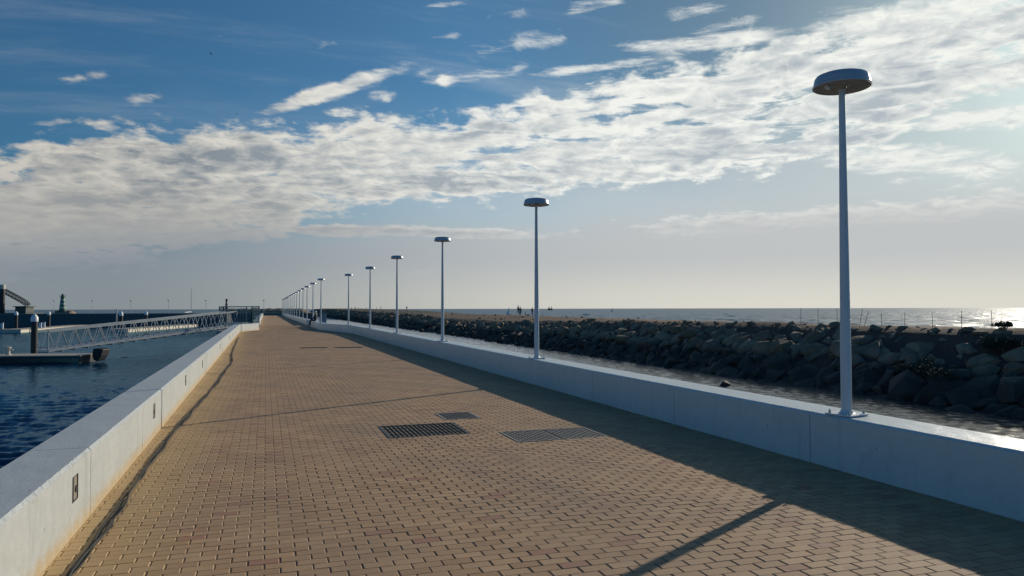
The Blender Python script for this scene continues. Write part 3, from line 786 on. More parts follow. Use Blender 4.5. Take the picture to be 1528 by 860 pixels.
def rock_bm(seed, flat_=0.75):
    rr = random.Random(seed); b = bmesh.new()
    sx, sy_, sz = rr.uniform(.85, 1.3), rr.uniform(.7, 1.1), rr.uniform(.5, .85)*flat_/.75
    for i in range(rr.randint(11, 17)):
        v = Vector((rr.gauss(0, 1), rr.gauss(0, 1), rr.gauss(0, 1))).normalized()*rr.uniform(.42, .56)
        b.verts.new((v.x*sx, v.y*sy_, v.z*sz))
    r = bmesh.ops.convex_hull(b, input=b.verts)
    bmesh.ops.delete(b, geom=[g for g in r['geom_interior'] if isinstance(g, bmesh.types.BMVert)], context='VERTS')
    bmesh.ops.dissolve_limit(b, angle_limit=R(9), verts=b.verts, edges=b.edges)
    bmesh.ops.bevel(b, geom=b.edges[:], offset=.035, segments=2, profile=.6, affect='EDGES', clamp_overlap=True)
    bmesh.ops.recalc_face_normals(b, faces=b.faces)
    for v in b.verts: v.co += Vector((rr.gauss(0, .006), rr.gauss(0, .006), rr.gauss(0, .006)))
    return b
rockm = []
for s in range(18):
    b = rock_bm(100+s); me = bpy.data.meshes.new('boulder'); b.to_mesh(me); b.free(); me.materials.append(M_ROCK)
    for p in me.polygons: p.use_smooth = True
    me.set_sharp_from_angle(angle=R(30)); rockm.append(me)
def rotm(r):
    return Matrix.Rotation(-.40 if r[0] < 24.6 else 0, 3, 'Y') @ Matrix.Rotation(r[4], 3, 'Z') @ Matrix.Rotation(r[6], 3, 'Y') @ Matrix.Rotation(r[5], 3, 'X')
def rocks():
    L = []; rr = random.Random(5)
    y = 9.0
    while y < 330:
        scl = 1.0 if y < 90 else (1.5 if y < 180 else 2.6)
        row = []
        x = 19.6+rr.uniform(-.3, .3)
        while x < 25.3:
            sz = rr.choice([.65, .8, .95, 1.1, 1.3])*rr.uniform(.9, 1.15)*(1 if y < 90 else 1.15)
            if x > 24.2: sz *= .50
            yy = y+rr.uniform(-.4, .4)*scl
            z = bank_h(x, yy)+rr.uniform(-.20, .04)*sz-(.13 if x > 23.6 else 0)
            L.append((x, yy, z, sz*1.12, rr.uniform(0, 6.28), rr.uniform(-.4, .4), rr.uniform(-.4, .4), rr.randrange(18)))
            x += sz*rr.uniform(.46, .66)
        # scattered small stones on the crest
        if rr.random() < .5:
            xx = rr.uniform(25.5, 40); s2 = rr.uniform(.15, .45); L.append((xx, y, bank_h(xx, y)+s2*.1, s2, rr.uniform(0, 6), 0, 0, rr.randrange(18)))
        y += (0.72 if y < 90 else 1.1 if y < 180 else 2.2)
    def vis(r):
        d = Vector((r[0], r[1], 0)); f = d.dot(fwd0); u = d.dot(right0)/f*FPX+CX
        return u < 1600
    L = [r for r in L if vis(r)]
    key = lambda r: -(r[3]/math.hypot(r[0], r[1]))
    L.sort(key=key); one, rest = L[:296], L[296:]
    for r in one:
        o = bpy.data.objects.new('boulder', rockm[r[7]]); C.objects.link(o)
        o.location = r[:3]; o.scale = (r[3],)*3; o.matrix_world = Matrix.Translation(r[:3]) @ rotm(r).to_4x4() @ Matrix.Scale(r[3], 4)
        d_ = Vector((r[0], r[1], 0)); u = d_.dot(right0)/d_.dot(fwd0)*FPX+CX
        row = "at the water's edge" if r[0] < 21.6 else ('part way up the bank' if r[0] < 23.9 else 'on top of the bank')
        zone = 'right of the nearest lamp pole' if u > 1259 else ('between the two nearest lamp poles' if u > 800 else 'left of the second lamp pole')
        lb = 'dark boulder %s, %s' % (row, zone)
        tag(o, lb, 'boulder', lb.replace('dark boulder', 'boulders'))
    Vs, Fs, Ts, n0 = [], [], [], 0
    cache = []
    for me in rockm:
        v = np.array([p.co[:] for p in me.vertices]); cache.append((v, [tuple(p.vertices) for p in me.polygons]))
    for r in rest:
        v, f = cache[r[7]]
        Mx = np.array(rotm(r))
        Vs.append(v @ Mx.T*r[3]+np.array(r[:3])); Fs += [tuple(i+n0 for i in q) for q in f]; Ts += [rr.random()]*len(f); n0 += len(v)
    me = bpy.data.meshes.new('boulder_bank'); me.from_pydata(np.concatenate(Vs).tolist(), [], Fs)
    a = me.attributes.new('tone', 'FLOAT', 'FACE'); a.data.foreach_set('value', Ts); me.materials.append(M_ROCK)
    o = bpy.data.objects.new('boulder_bank', me); C.objects.link(o)
    tag(o, 'dark mass of smaller and farther boulders along the breakwater', 'boulders', kind='stuff')
rocks()
p = at(1086, 577, Z_SEA)
b = rock_bm(400, .6); me = bpy.data.meshes.new('water_rock'); b.to_mesh(me); b.free(); me.materials.append(M_ROCK)
o = bpy.data.objects.new('water_rock', me); C.objects.link(o); o.location = (p.x, p.y+.3, Z_SEA+.04); o.scale = (.75, .6, .62)
tag(o, 'lone dark rock sticking out of the calm channel water', 'rock')

# low bushes on the bank
def bush(p, sx, sy_, sz, n, seed, label):
    rr = random.Random(seed); b = bmesh.new()
    cl = [(rr.uniform(-.8, .8), rr.uniform(-.8, .8), rr.uniform(.0, .6), rr.uniform(.25, .5)) for _ in range(16)]
    for i in range(n):
        c = rr.choice(cl); v = Vector((rr.gauss(0, 1), rr.gauss(0, 1), rr.gauss(0, 1))).normalized()*c[3]*rr.uniform(.5, 1)
        q = Vector(((c[0]+v.x)*sx, (c[1]+v.y)*sy_, max(0, c[2]+v.z)*sz))
        a = Vector((rr.gauss(0, 1), rr.gauss(0, 1), rr.gauss(0, 1))).normalized(); d = a.orthogonal().normalized()
        L_, w = rr.uniform(.03, .07), rr.uniform(.015, .03)
        vs = [b.verts.new(q+a*L_), b.verts.new(q+d*w), b.verts.new(q-a*L_), b.verts.new(q-d*w)]; b.faces.new(vs)
    e = empty('bush', p, 0, label, 'bush')
    me = bpy.data.meshes.new('foliage'); b.to_mesh(me); b.free(); me.materials.append(M_LEAF)
    f = bpy.data.objects.new('foliage', me); C.objects.link(f); f.parent = e
    st = MB()
    for k in range(5): st.tube((0, 0, -.2), (rr.uniform(-.5, .5)*sx, rr.uniform(-.5, .5)*sy_, .35*sz), .03, .01, 6)
    st.build('stem', M_WOOD, e)
def on_bank(px, py):
    d = ray(px, py); t = 19.3/d.x
    while t < 90:
        q = Vector((d.x*t, d.y*t, EYE+d.z*t))
        if q.z <= bank_h(q.x, q.y): return q
        t += .05
    return q
for k, (px, py, s, lb) in enumerate([(1395, 560, 1.0, 'dark green bush hanging low between the boulders at the right'), (1500, 515, .6, 'dark scrub on the upper bank at the right edge')]):
    q = on_bank(px, py); bush(q-Vector((.3, .2, .1)), s, s*1.3, s*.7, int(5200*s), 50+k, lb)
q = on_bank(1498, 480); bush(Vector((24.9, q.y*24.9/q.x, bank_h(24.9, 17)+.02)), .28, .28, .2, 700, 77, 'tiny dark tuft standing on the crest at the right edge')

# stakes on the crest
stk = [(1195, 460.5, 474), (1220.5, 461, 474), (1249.5, 461, 474.5), (1281, 462.5, 474.5), (1287, 466, 474.5), (1315, 469, 476), (1350, 468, 476.5), (1391.5, 467, 477), (1434.5, 465, 477), (1480, 464.5, 477)]
slab = ['leftmost tall thin stake on the breakwater crest', 'second stake from the left on the breakwater crest', 'thin stake just behind the nearest street lamp pole',
        'thin stake leaning right, just right of the nearest lamp pole', 'short strongly leaning stake beside another leaning one', 'short stake right of the two leaning stakes',
        'short stake fifth from the right edge on the crest', 'middle one of the stakes on the right part of the crest', 'second stake from the right on the crest', 'rightmost thin stake on the breakwater crest']
slab[6] = 'short stake, fourth from the right end of the crest row'; slab[7] = 'thin stake, third from the right end of the crest row'
for k, ((px, y0, y1), lb) in enumerate(zip(stk, slab)):
    d = ray(px, y1); t = 31.0/d.x; q = Vector((31.0, d.y*t, 0)); q.z = bank_h(q.x, q.y)
    dist = q.dot(fwd0); zt = EYE + (460.2-y0)*dist/FPX; h = max(.25, zt-q.z)
    lean = {3: .25, 4: .42}.get(k, random.uniform(-.03, .03))
    b = MB().tube((0, 0, -.1), (lean*h, 0, h), .014, .012, 7); b.tube((lean*h, 0, h), (lean*h*1.02, 0, h+.02), .022, .006, 7)
    o = b.build('stake', M_WOOD, loc=q); tag(o, lb, 'stake', 'stakes along the breakwater crest')

# ------------------------------------------------------------------ people
def person(loc, rz, label, h=1.72, top=M_NAVY, legs=M_DARKC, pose='stand', cap=None, seed=1, bag=False):
    rr = random.Random(seed); e = empty('person', loc, rz, label, 'person'); k = h/1.72
    V, E, Rr = [], [], []
    def j(p, r, par=None):
        V.append(Vector(p)*k); Rr.append(r*k)
        if par is not None: E.append((par, len(V)-1))
        return len(V)-1
    z0 = 0
    if pose == 'sit':
        pel = j((0, 0, .12), .135); hipz = .12
        for s in (-1, 1):
            a = j((s*.09, .03, .10), .09, pel); kn = j((s*.11, .44, .10), .062, a); an = j((s*.11, .46, -.30), .042, kn); j((s*.11, .58, -.35), .035, an)
    else:
        pel = j((0, 0, .93), .13); hipz = .93
        st_ = .13 if pose == 'walk' else .03
        for s in (-1, 1):
            a = j((s*.085, 0, .84), .088, pel); kn = j((s*.095, s*st_*.6+.02, .48), .060, a); an = j((s*.10, s*st_, .08), .042, kn); j((s*.11, s*st_+.14, .035), .035, an)
    w = j((0, 0, hipz+.15), .12, pel); ch = j((0, .0, hipz+.36), .145, w); nb = j((0, 0, hipz+.50), .075, ch); nk = j((0, .01, hipz+.56), .052, nb)
    hd = j((0, .02, hipz+.65), .085, nk); j((0, .02, hipz+.74), .080, hd)
    for s in (-1, 1):
        sh = j((s*.17, 0, hipz+.46), .06, ch)
        if pose == 'sit': el_ = j((s*.24, .10, hipz+.22), .042, sh); wr = j((s*.15, .30, hipz+.08), .030, el_)
        else: el_ = j((s*.25, -.02, hipz+.20), .042, sh); wr = j((s*.26, .08, hipz-.03), .030, el_)
        pm = j(tuple(Vector(V[wr])/k+Vector((0, .05, -.05))), .034, wr); fg = j(tuple(Vector(V[pm])/k+Vector((0, .03, -.06))), .018, pm)
    me = bpy.data.meshes.new('body'); me.from_pydata([v[:] for v in V], E, [])
    o = bpy.data.objects.new('body', me); C.objects.link(o); o.parent = e; me.materials.append(top)
    m = o.modifiers.new('s', 'SKIN')
    sv = me.skin_vertices[0].data
    for i, r in enumerate(Rr): sv[i].radius = (r, r); sv[i].use_root = (i == 0)
    o.modifiers.new('u', 'SUBSURF').levels = 1; o.modifiers['u'].render_levels = 2
    # colour by height inside the material of the body
    def f(n, b):
        z = n.sep(n.n('ShaderNodeTexCoord').outputs['Object'])[2]
        g = lambda mm: tuple(mm.diffuse_color)
        c = n.mix(n.step(z, (hipz-.02)*k, (hipz+.02)*k), CLR[legs.name], CLR[top.name])
        c = n.mix(n.step(z, (hipz+.535)*k, (hipz+.545)*k), c, CLR['skin'])
        n.put(b.inputs['Base Color'], c); b.inputs['Roughness'].default_value = .85
    me.materials[0] = mat('clothed_body', f)
    hr = MB().lathe([(0.0, .095), (.055, .085), (.088, .05), (.097, 0), (.090, -.04)], 14).build('cap' if cap else 'hair', cap or M_HAIR, e, True)
    hr.scale = (k, k*1.12, k); hr.location = (0, -.005*k, (hipz+.72)*k)
    return e
CLR = {'navy_cloth': (.015, .022, .055), 'dark_cloth': (.02, .022, .028), 'grey_cloth': (.11, .12, .14), 'skin': (.38, .23, .16), 'white_plastic': (.7, .7, .7)}
def stand_at(px, feet_y, top_y, **k):
    h = k.pop('h', 1.7); dist = h*FPX/(feet_y-top_y); q = atd(px, feet_y, dist)
    z = bank_h(q.x, q.y); q.z = q.z
    return person(q, random.uniform(-3, 3), h=h, **k)
stand_at(776.3, 473.3, 458, label='person in dark clothes standing on the shore, left of the second lamp pole', top=M_NAVY, seed=1)
stand_at(773.2, 469, 456.0, label='person in dark top just behind another, left of the second lamp pole', top=M_DARKC, seed=2, pose='walk')
stand_at(794.2, 472, 459, label='person in dark top and grey trousers close beside the second lamp pole', top=M_DARKC, legs=M_GREYC, seed=3)
stand_at(784.5, 473.3, 465.5, h=1.05, label='small child in grey between the standing people on the shore', top=M_GREYC, legs=M_DARKC, seed=4)
stand_at(607.0, 463.6, 456.8, label='lone person on the crest between the third and fourth lamps', top=M_DARKC, seed=5, pose='walk')
stand_at(568.3, 462.8, 457.4, label='right person of the pair on the crest beside the fourth lamp', top=M_DARKC, seed=6)
stand_at(562.0, 462.8, 458.2, label='left person of the pair on the crest between the fourth and fifth lamps', top=M_GREYC, seed=7)
stand_at(546.8, 462.5, 458.8, label='far person on the crest directly beside the fifth lamp pole', top=M_DARKC, seed=8)
stand_at(535.3, 462.3, 458.8, label='rightmost of three tiny people on the crest right of the sixth lamp', top=M_DARKC, seed=9)
stand_at(530.0, 462.3, 457.8, label='middle and tallest of three tiny people right of the sixth lamp', top=M_DARKC, seed=10)
stand_at(524.2, 462.3, 459.0, label='leftmost of three tiny people on the crest right of the sixth lamp', top=M_DARKC, seed=11)
sp = Vector((right_x(69.0)+.25, 69.0, WH-.01))
person(sp, R(100), 'person in navy with a white cap sitting on the far grey wall', 1.75, M_NAVY, M_DARKC, 'sit', M_WHITE, 12)
q = Vector((right_x(66.6)+.75, 66.6, -.02))
e = empty('utility_cabinet', q, 0, 'blue grey cabinet behind the wall beside the seated person', 'cabinet')
MB().box(-.28, .28, -.2, .2, 0, 1.28).build('housing', M_CAB, e, bevel=.01); MB().box(-.24, .24, -.215, -.2, .08, 1.2).build('door', M_CAB, e)
MB().box(-.32, .32, -.24, .24, 1.28, 1.33).build('lid', M_CAB, e)

# ------------------------------------------------------------------ harbour: piles, pontoons, ramp
def pile(px, ytop, d, r, zb, label, copyof=None):
    p = atd(px, ytop, d); h = p.z-zb
    e = empty('mooring_pile', (p.x, p.y, zb), 0, label, 'pile', 'white capped piles in the harbour')
    MB().lathe([(r, -1.2), (r, h-r*1.9), (0, h-r*1.9)], 20).build('shaft', M_PILE, e, True)
    MB().lathe([(r*1.12, h-r*2.5), (r*1.12, h-r*1.3), (r*.95, h-r*.8), (r*.35, h), (0, h+.01)], 20).build('cap', M_WHITE, e, True)
pile(51.7, 469, 46.0, .185, Z_SEA, 'large black pile with white domed cap by the near pontoon')
pile(24.3, 465, 108, .22, Z_SEA, 'black pile with white cap at the end of the far left pontoon')
pile(73, 465, 116, .22, Z_SEA, 'black pile with white cap behind the middle of the far left pontoon')
pile(180.7, 465, 110, .26, Z_SEA, 'thick black pile with white cap above the middle of the ramp')
pile(218.2, 465, 118, .22, Z_SEA, 'black pile with white cap farthest right above the ramp')
o = MB().tube((0, 0, 0), (0, 0, 3.1), .09, n=10).build('grey_post', M_STEEL, loc=atd(173.8, 482, 112)-Vector((0, 0, 1)))
tag(o, 'thin pale grey post standing just left of the thick far pile', 'post')
def pontoon(a, c, w, name, label, zt=-1.02, side=M_FLOAT, top=M_CREAM):
    d = (c-a); L = d.length; rz = math.atan2(-d.x, d.y)
    e = empty(name, (a.x, a.y, Z_SEA), rz, label, 'pontoon')
    h = zt-Z_SEA
    MB().box(-w, 0, 0, L, -.35, h-.07).build('float', side, e, bevel=.03)
    MB().box(-w-.05, .05, -.03, L+.03, h-.067, h).build('deck', top, e, bevel=.01)
    return e, L
a, c = at(160, 543, Z_SEA), at(-60, 544.5, Z_SEA)
dd = (a-c).normalized(); a = at(119, 543.0, Z_SEA)
P1, L1 = pontoon(a, c+(c-a)*1.0, -2.4, 'near_pontoon', 'near floating pontoon with cream deck and dark side', side=M_BLACK)
MB().box(.0, .04, .05, 4.2, .10, .34).box(-.0, .04, .05, .9, .02, .10).build('sunlit_fender_board', M_FLOAT, P1)
# black upturned fender at its end
fb = bmesh.new(); prof = [(-.30, .30), (-.1, .22), (.05, .32), (.20, .55), (.32, .92), (.0, 1.0), (-.34, .98), (-.40, .60)]
for s in (0, 1): [fb.verts.new((p[0], .9*s, p[1])) for p in prof]
fb.verts.ensure_lookup_table(); n = len(prof)
for i in range(n): fb.faces.new((fb.verts[i], fb.verts[(i+1) % n], fb.verts[n+(i+1) % n], fb.verts[n+i]))
fb.faces.new(fb.verts[:n][::-1]); fb.faces.new(fb.verts[n:])
bmesh.ops.recalc_face_normals(fb, faces=fb.faces)
me = bpy.data.meshes.new('fender'); fb.to_mesh(me); fb.free(); me.materials.append(M_BLACK)
o = bpy.data.objects.new('fender', me); C.objects.link(o); o.location = at(147, 541, Z_SEA)-Vector((0, .2, .15)); o.rotation_euler = (0, 0, R(-18)); o.scale = (.9, .9, 1)
m = o.modifiers.new('b', 'BEVEL'); m.width = .05; m.segments = 3
tag(o, 'curved black rubber fender flaring up at the end of the near pontoon', 'fender')
p = at(12.5, 530, -1.02)
e = empty('mooring_bollard', p, 0, 'short cream bollard on the near pontoon at the left edge', 'bollard')
MB().lathe([(.16, 0), (.16, .04), (.09, .07), (.08, .34), (.15, .40), (.15, .46), (0, .5)], 16).build('post', M_FLOAT, e, True)
MB().tube((-.24, 0, .30), (.24, 0, .30), .035, n=10).build('cross_bar', M_FLOAT, e, True)
a, c = at(31, 497, Z_SEA), at(131, 489, Z_SEA)
P2, L2 = pontoon(a, c, 2.6, 'far_pontoon', 'long pale far pontoon behind the near pile, its side sunlit')
a, c = at(191, 496.3, Z_SEA), at(262, 490.5, Z_SEA)
P3, L3_ = pontoon(a, c+(c-a)*.6, 2.6, 'far_pontoon', 'pale sunlit pontoon seen through the truss of the ramp')
for k, (px, py, lb) in enumerate([(60, 490.5, 'left white pedestal on the far pontoon behind the near pile'), (65.5, 489.5, 'right white pedestal on the far pontoon behind the near pile'), (3, 491, 'white pedestal at the left edge of the far pontoon')]):
    q = at(px, py, -1.02); e = empty('service_pedestal', q, 0, lb, 'pedestal', 'white pedestals')
    MB().box(-.16, .16, -.12, .12, 0, .75).build('column', M_WHITE, e, bevel=.03); MB().box(-.19, .19, -.15, .15, .75, .85).build('cap', M_STEEL, e, bevel=.02)
# finger that carries the left pedestal
pontoon(at(31, 496.6, Z_SEA)+Vector((-2.6, 3.2, 0)), at(-50, 496.6, Z_SEA)+Vector((0, 3, 0)), 2.0, 'finger_pontoon', 'dark low finger pontoon at the far left edge', side=M_BLACK, top=M_BARGE)

# truss gangway
def ramp():
    A = atd(61, 523.5, 47.2); B = atd(345, 486.5, 62.5)
    d = B-A; L = Vector((d.x, d.y, 0)).length; rz = math.atan2(-d.x, d.y); sl_ = d.z/L
    e = empty('gangway', A, rz, 'long aluminium truss ramp sloping down from the quay to the near pontoon', 'gangway')
    H, Wd, n = 1.22, 1.35, 18
    P = lambda s, t, up_: Vector((s*Wd/2, t*L, t*d.z+up_))
    for s in (-1, 1):
        MB().bar(P(s, 0, 0), P(s, 1, 0), .08, .12).build('bottom_chord', M_ALU, e)
        MB().bar(P(s, 0, H), P(s, 1, H), .07, .11).build('top_chord', M_ALU, e)
        for i in range(n):
            MB().bar(P(s, (i+.0)/n, H), P(s, (i+.5)/n, 0), .045, .045).build('truss_brace', M_ALU, e)
            MB().bar(P(s, (i+.5)/n, 0), P(s, (i+1)/n, H), .038, .038).build('truss_brace', M_ALU, e)
    b = MB()
    b.bar(P(0, 0, .02)-Vector((0, 0, .02)), P(0, 1, .02)-Vector((0, 0, .02)), Wd-.09, .03); b.build('walkway', M_STEEL, e)
    for i in range(0, n+1):
        MB().bar(P(-1, i/n, -.12)-Vector((.09, 0, 0)), P(1, i/n, -.12)+Vector((.09, 0, 0)), .05, .07).build('cross_beam', M_ALU, e)
    MB().bar(P(-1, 0, .0), P(-1, 0, H), .05, .05).build('end_post', M_ALU, e); MB().bar(P(1, 0, .0), P(1, 0, H), .05, .05).build('end_post', M_ALU, e)
ramp()
# gate cage at the head of the ramp
def cage():
    a, c, dd_ = atd(333.5, 483.5, 63.5), atd(375.8, 483.0, 63.0), atd(386.3, 487.0, 60.0)
    e = empty('ramp_gate', (a.x, a.y, a.z), 0, 'green grey barred gate enclosure at the head of the ramp', 'gate')
    O = Vector(a)
    def fence(p, q, name, nb):
        p, q = p-O, q-O; p = Vector((p.x, p.y, 0)); q = Vector((q.x, q.y, 0)); b = MB()
        for i in range(nb+1):
            t = p.lerp(q, i/nb); b.bar(t+Vector((0, 0, .05)), t+Vector((0, 0, 1.42)), .016, .016)
        b.build(name, M_MESH, e)
        b = MB(); b.bar(p+Vector((0, 0, 1.47)), q+Vector((0, 0, 1.47)), .06, .07); b.bar(p+Vector((0, 0, .03)), q+Vector((0, 0, .03)), .05, .06); b.bar(p+Vector((0, 0, 1.18)), q+Vector((0, 0, 1.18)), .04, .04)
        b.build('rail', M_MESH, e)
        for t in (p, q): MB().bar(t+Vector((0, .06, -.3)), t+Vector((0, .06, 1.52)), .09, .09).build('gate_post', M_ALU if t is q else M_MESH, e)
    back = Vector((-.5, 3.0, 0))
    fence(a, c, 'bar_panel', 18); fence(a+back, c+back, 'bar_panel', 9); fence(c, dd_, 'bar_panel', 22)
    fence(a, a+back, 'bar_panel', 16)
    pl = MB().bar((a-O)+Vector((0, 1.5, -.02)), (c-O)+Vector((0, 1.5, -.02)), 3.0, .12); pl.build('landing', M_STEEL, e)
    MB().bar((dd_-O)+Vector((-.35, 0, .78)), (dd_-O)+Vector((.02, 0, .78)), .06, .06).build('gate_arm', M_WHITE, e)
cage()

# ------------------------------------------------------------------ far mole, lights, boats
p0, p1 = at(-140, 488.2, Z_SEA), at(338, 486.2, Z_SEA)
d = (p1-p0).normalized(); nrm = Vector((-d.y, d.x, 0))
nrm = nrm if nrm.y > 0 else -nrm
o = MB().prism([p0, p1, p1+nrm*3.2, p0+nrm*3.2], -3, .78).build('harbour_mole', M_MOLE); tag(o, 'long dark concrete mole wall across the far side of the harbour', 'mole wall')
o2 = MB().prism([p0+nrm*.4, p1+nrm*.4, p1+nrm*1.0, p0+nrm*1.0], .78, .9).build('coping', M_QUAY, None); o2.parent = o
q0, q1 = atd(-140, 470, 196), atd(470, 470, 206)
d = (q1-q0); d.z = 0; d.normalize(); nr = Vector((-d.y, d.x, 0)); nr = nr if nr.y > 0 else -nr
b = MB().prism([Vector((q0.x, q0.y, 0))-nr*3, Vector((q1.x, q1.y, 0))-nr*3, Vector((q1.x, q1.y, 0))+nr*4, Vector((q0.x, q0.y, 0))+nr*4], -3, .55)
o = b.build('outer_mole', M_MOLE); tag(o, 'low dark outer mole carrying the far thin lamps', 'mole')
def far_mass(name, px0, px1, ytop, dist, depth, label, seed, mt=M_ROCK):
    rr = random.Random(seed); b = bmesh.new(); n = 46
    a, c = atd(px0, 460, dist), atd(px1, 460, dist); zt = EYE+(460.8-ytop)*dist/FPX
    dx = (c-a); dx.z = 0; L = dx.length; dx.normalize(); nn_ = Vector((-dx.y, dx.x, 0))
    rows = []
    for j, (dp, hf) in enumerate(((-depth, -1), (-depth*.6, .25), (-depth*.3, .8), (0, 1), (depth*.5, .8), (depth, -1))):
        row = []
        for i in range(n+1):
            t = i/n; env = min(1, 8*t, 8*(1-t)); z = Z_SEA-1+(zt-Z_SEA+1)*max(0, hf)*(.35+.65*env)
            if hf < 0: z = -3
            q = a+dx*(L*t)+nn_*dp; row.append(b.verts.new((q.x, q.y, z+rr.uniform(-.25, .12)*(hf > 0))))
        rows.append(row)
    for r0, r1 in zip(rows, rows[1:]):
        for i in range(n): b.faces.new((r0[i], r0[i+1], r1[i+1], r1[i]))
    bmesh.ops.recalc_face_normals(b, faces=b.faces)
    me = bpy.data.meshes.new(name); b.to_mesh(me); b.free(); me.materials.append(mt)
    o = bpy.data.objects.new(name, me); C.objects.link(o); tag(o, label, 'rock mound')
far_mass('rock_mound', 318, 470, 459.6, 330, 9, 'dark far rock mound closing the view behind the end of the promenade', 3)
far_mass('rock_mound', 78, 112, 462.2, 300, 5, 'low dark rock base under the green striped lighthouse', 4)
# thin far lamps
fl = None
for k, (px, lb) in enumerate([(81, 'leftmost of the far thin lamps, just left of the green lighthouse'), (137.8, 'far thin lamp right of the green striped lighthouse'), (195.6, 'far thin lamp between the two piles above the ramp'),
                              (251.5, 'far thin lamp left of the sailing boat mast'), (307.4, 'far thin lamp between the boat mast and the red lighthouse'), (393.8, 'far lone lamp at the end of the promenade')]):
    p = atd(px, 447.8, 200); 
    if fl is None:
        fl = empty('mole_lamp', (0, 0, 0)); MB().tube((0, 0, 0), (0, 0, 3.4), .055, .04, 8).build('pole', M_POLE, fl); MB().lathe([(.26, 3.38), (.28, 3.44), (.24, 3.6), (0, 3.64)], 14).build('lamp_head', M_HEAD, fl, True); o = fl
    else: o = copy_tree(fl)
    o.location = (p.x, p.y, .55); tag(o, lb, 'lamp', 'far lamps on the outer mole')
def lighthouse(px, base_y, top_y, wpx, dist, mt, label, bands):
    p = atd(px, base_y, dist); h = (base_y-top_y)*dist/FPX; r = wpx/2*dist/FPX
    e = empty('lighthouse', p, 0, label, 'lighthouse')
    MB().lathe([(r*1.25, -1.4), (r*1.25, 0), (0, 0)], 24).build('plinth', M_MOLE, e)
    hb = h*.80; n = bands
    for i in range(n):
        z0, z1 = hb*i/n, hb*(i+1)/n; r0 = r*(1-.45*i/n); r1 = r*(1-.45*(i+1)/n)
        MB().lathe([(r0, z0), (r1, z1)], 24).build('tower_band', mt if i % 2 == 0 else M_BAND, e, True)
    MB().lathe([(0, hb), (r*.85, hb), (r*.85, hb+h*.03), (0, hb+h*.03)], 20).build('gallery', mt, e)
    MB().lathe([(r*.40, hb+h*.03), (r*.40, hb+h*.14), (r*.45, hb+h*.145), (0, h)], 16).build('lantern', mt, e, True)
    for k in range(6):
        a_ = k*math.pi/3; MB().tube((r*.8*math.cos(a_), r*.8*math.sin(a_), hb+h*.03), (r*.9*math.cos(a_), r*.9*math.sin(a_), hb+h*.13), .05, n=6).build('gallery_rail', mt, e)
lighthouse(93.2, 463.5, 438.5, 9, 300, M_GREEN, 'green and white banded lighthouse on the far mole', 7)
lighthouse(338, 461, 445.5, 4.6, 335, M_RED, 'small dark red and white banded lighthouse above the ramp gate', 5)
# crane barge at the left edge
def barge():
    a = atd(37, 467, 152); e = empty('crane_barge', (a.x, a.y, Z_SEA), -YAW, 'dark work barge with long raised boom at the far left edge', 'barge')
    s = 152/FPX; zz = lambda y: EYE+(461.6-y)*s-Z_SEA; X = lambda px: (px-37)*s
    MB().box(X(-70), X(47), -2, 4, -.5, zz(466.5)).build('hull', M_BARGE, e, bevel=.08)
    MB().box(X(28), X(44), -1.2, 1.4, zz(466.5), zz(457.5)).build('deckhouse', M_BARGE, e, bevel=.08)
    MB().box(X(26), X(46), -1.5, 1.7, zz(457.5), zz(456.4)).build('roof', M_BARGE, e)
    pts = [(-60, 396), (0, 431), (14, 438), (28, 445.5), (38, 451.5), (43.5, 457.0)]
    for (x0, y0), (x1, y1) in zip(pts, pts[1:]):
        pass
    b = MB()
    for o_ in (-.42, .42):
        for oy in (-.38, .38):
            for (x0, y0), (x1, y1) in zip(pts, pts[1:]): b.tube((X(x0), oy, zz(y0)+o_), (X(x1), oy, zz(y1)+o_), .09, n=6)
    b.build('boom', M_BARGE, e)
    b = MB()
    for (x0, y0), (x1, y1) in zip(pts, pts[1:]):
        n = max(1, int(math.hypot(x1-x0, y1-y0)/5))
        for i in range(n):
            t0, t1 = i/n, (i+1)/n
            u0, w0, u1, w1 = X(x0+(x1-x0)*t0), zz(y0+(y1-y0)*t0), X(x0+(x1-x0)*t1), zz(y0+(y1-y0)*t1)
            for oy in (-.38, .38): b.tube((u0, oy, w0-.42), (u1, oy, w1+.42), .06, n=5); b.tube((u0, oy, w0+.42), (u1, oy, w1-.42), .06, n=5)
    b.build('boom_lacing', M_BARGE, e)
    b = MB().lathe([(.5, 0), (.5, zz(431.5)), (0, zz(431.5))], 18, (X(15.8), -2.6, 0)); b.build('spud_pile', M_PILE, e, True)
    MB().lathe([(.53, zz(431.5)), (.53, zz(425)), (0, zz(425))], 18, (X(15.8), -2.6, 0)).build('spud_cap', M_FLOAT, e, True)
barge()
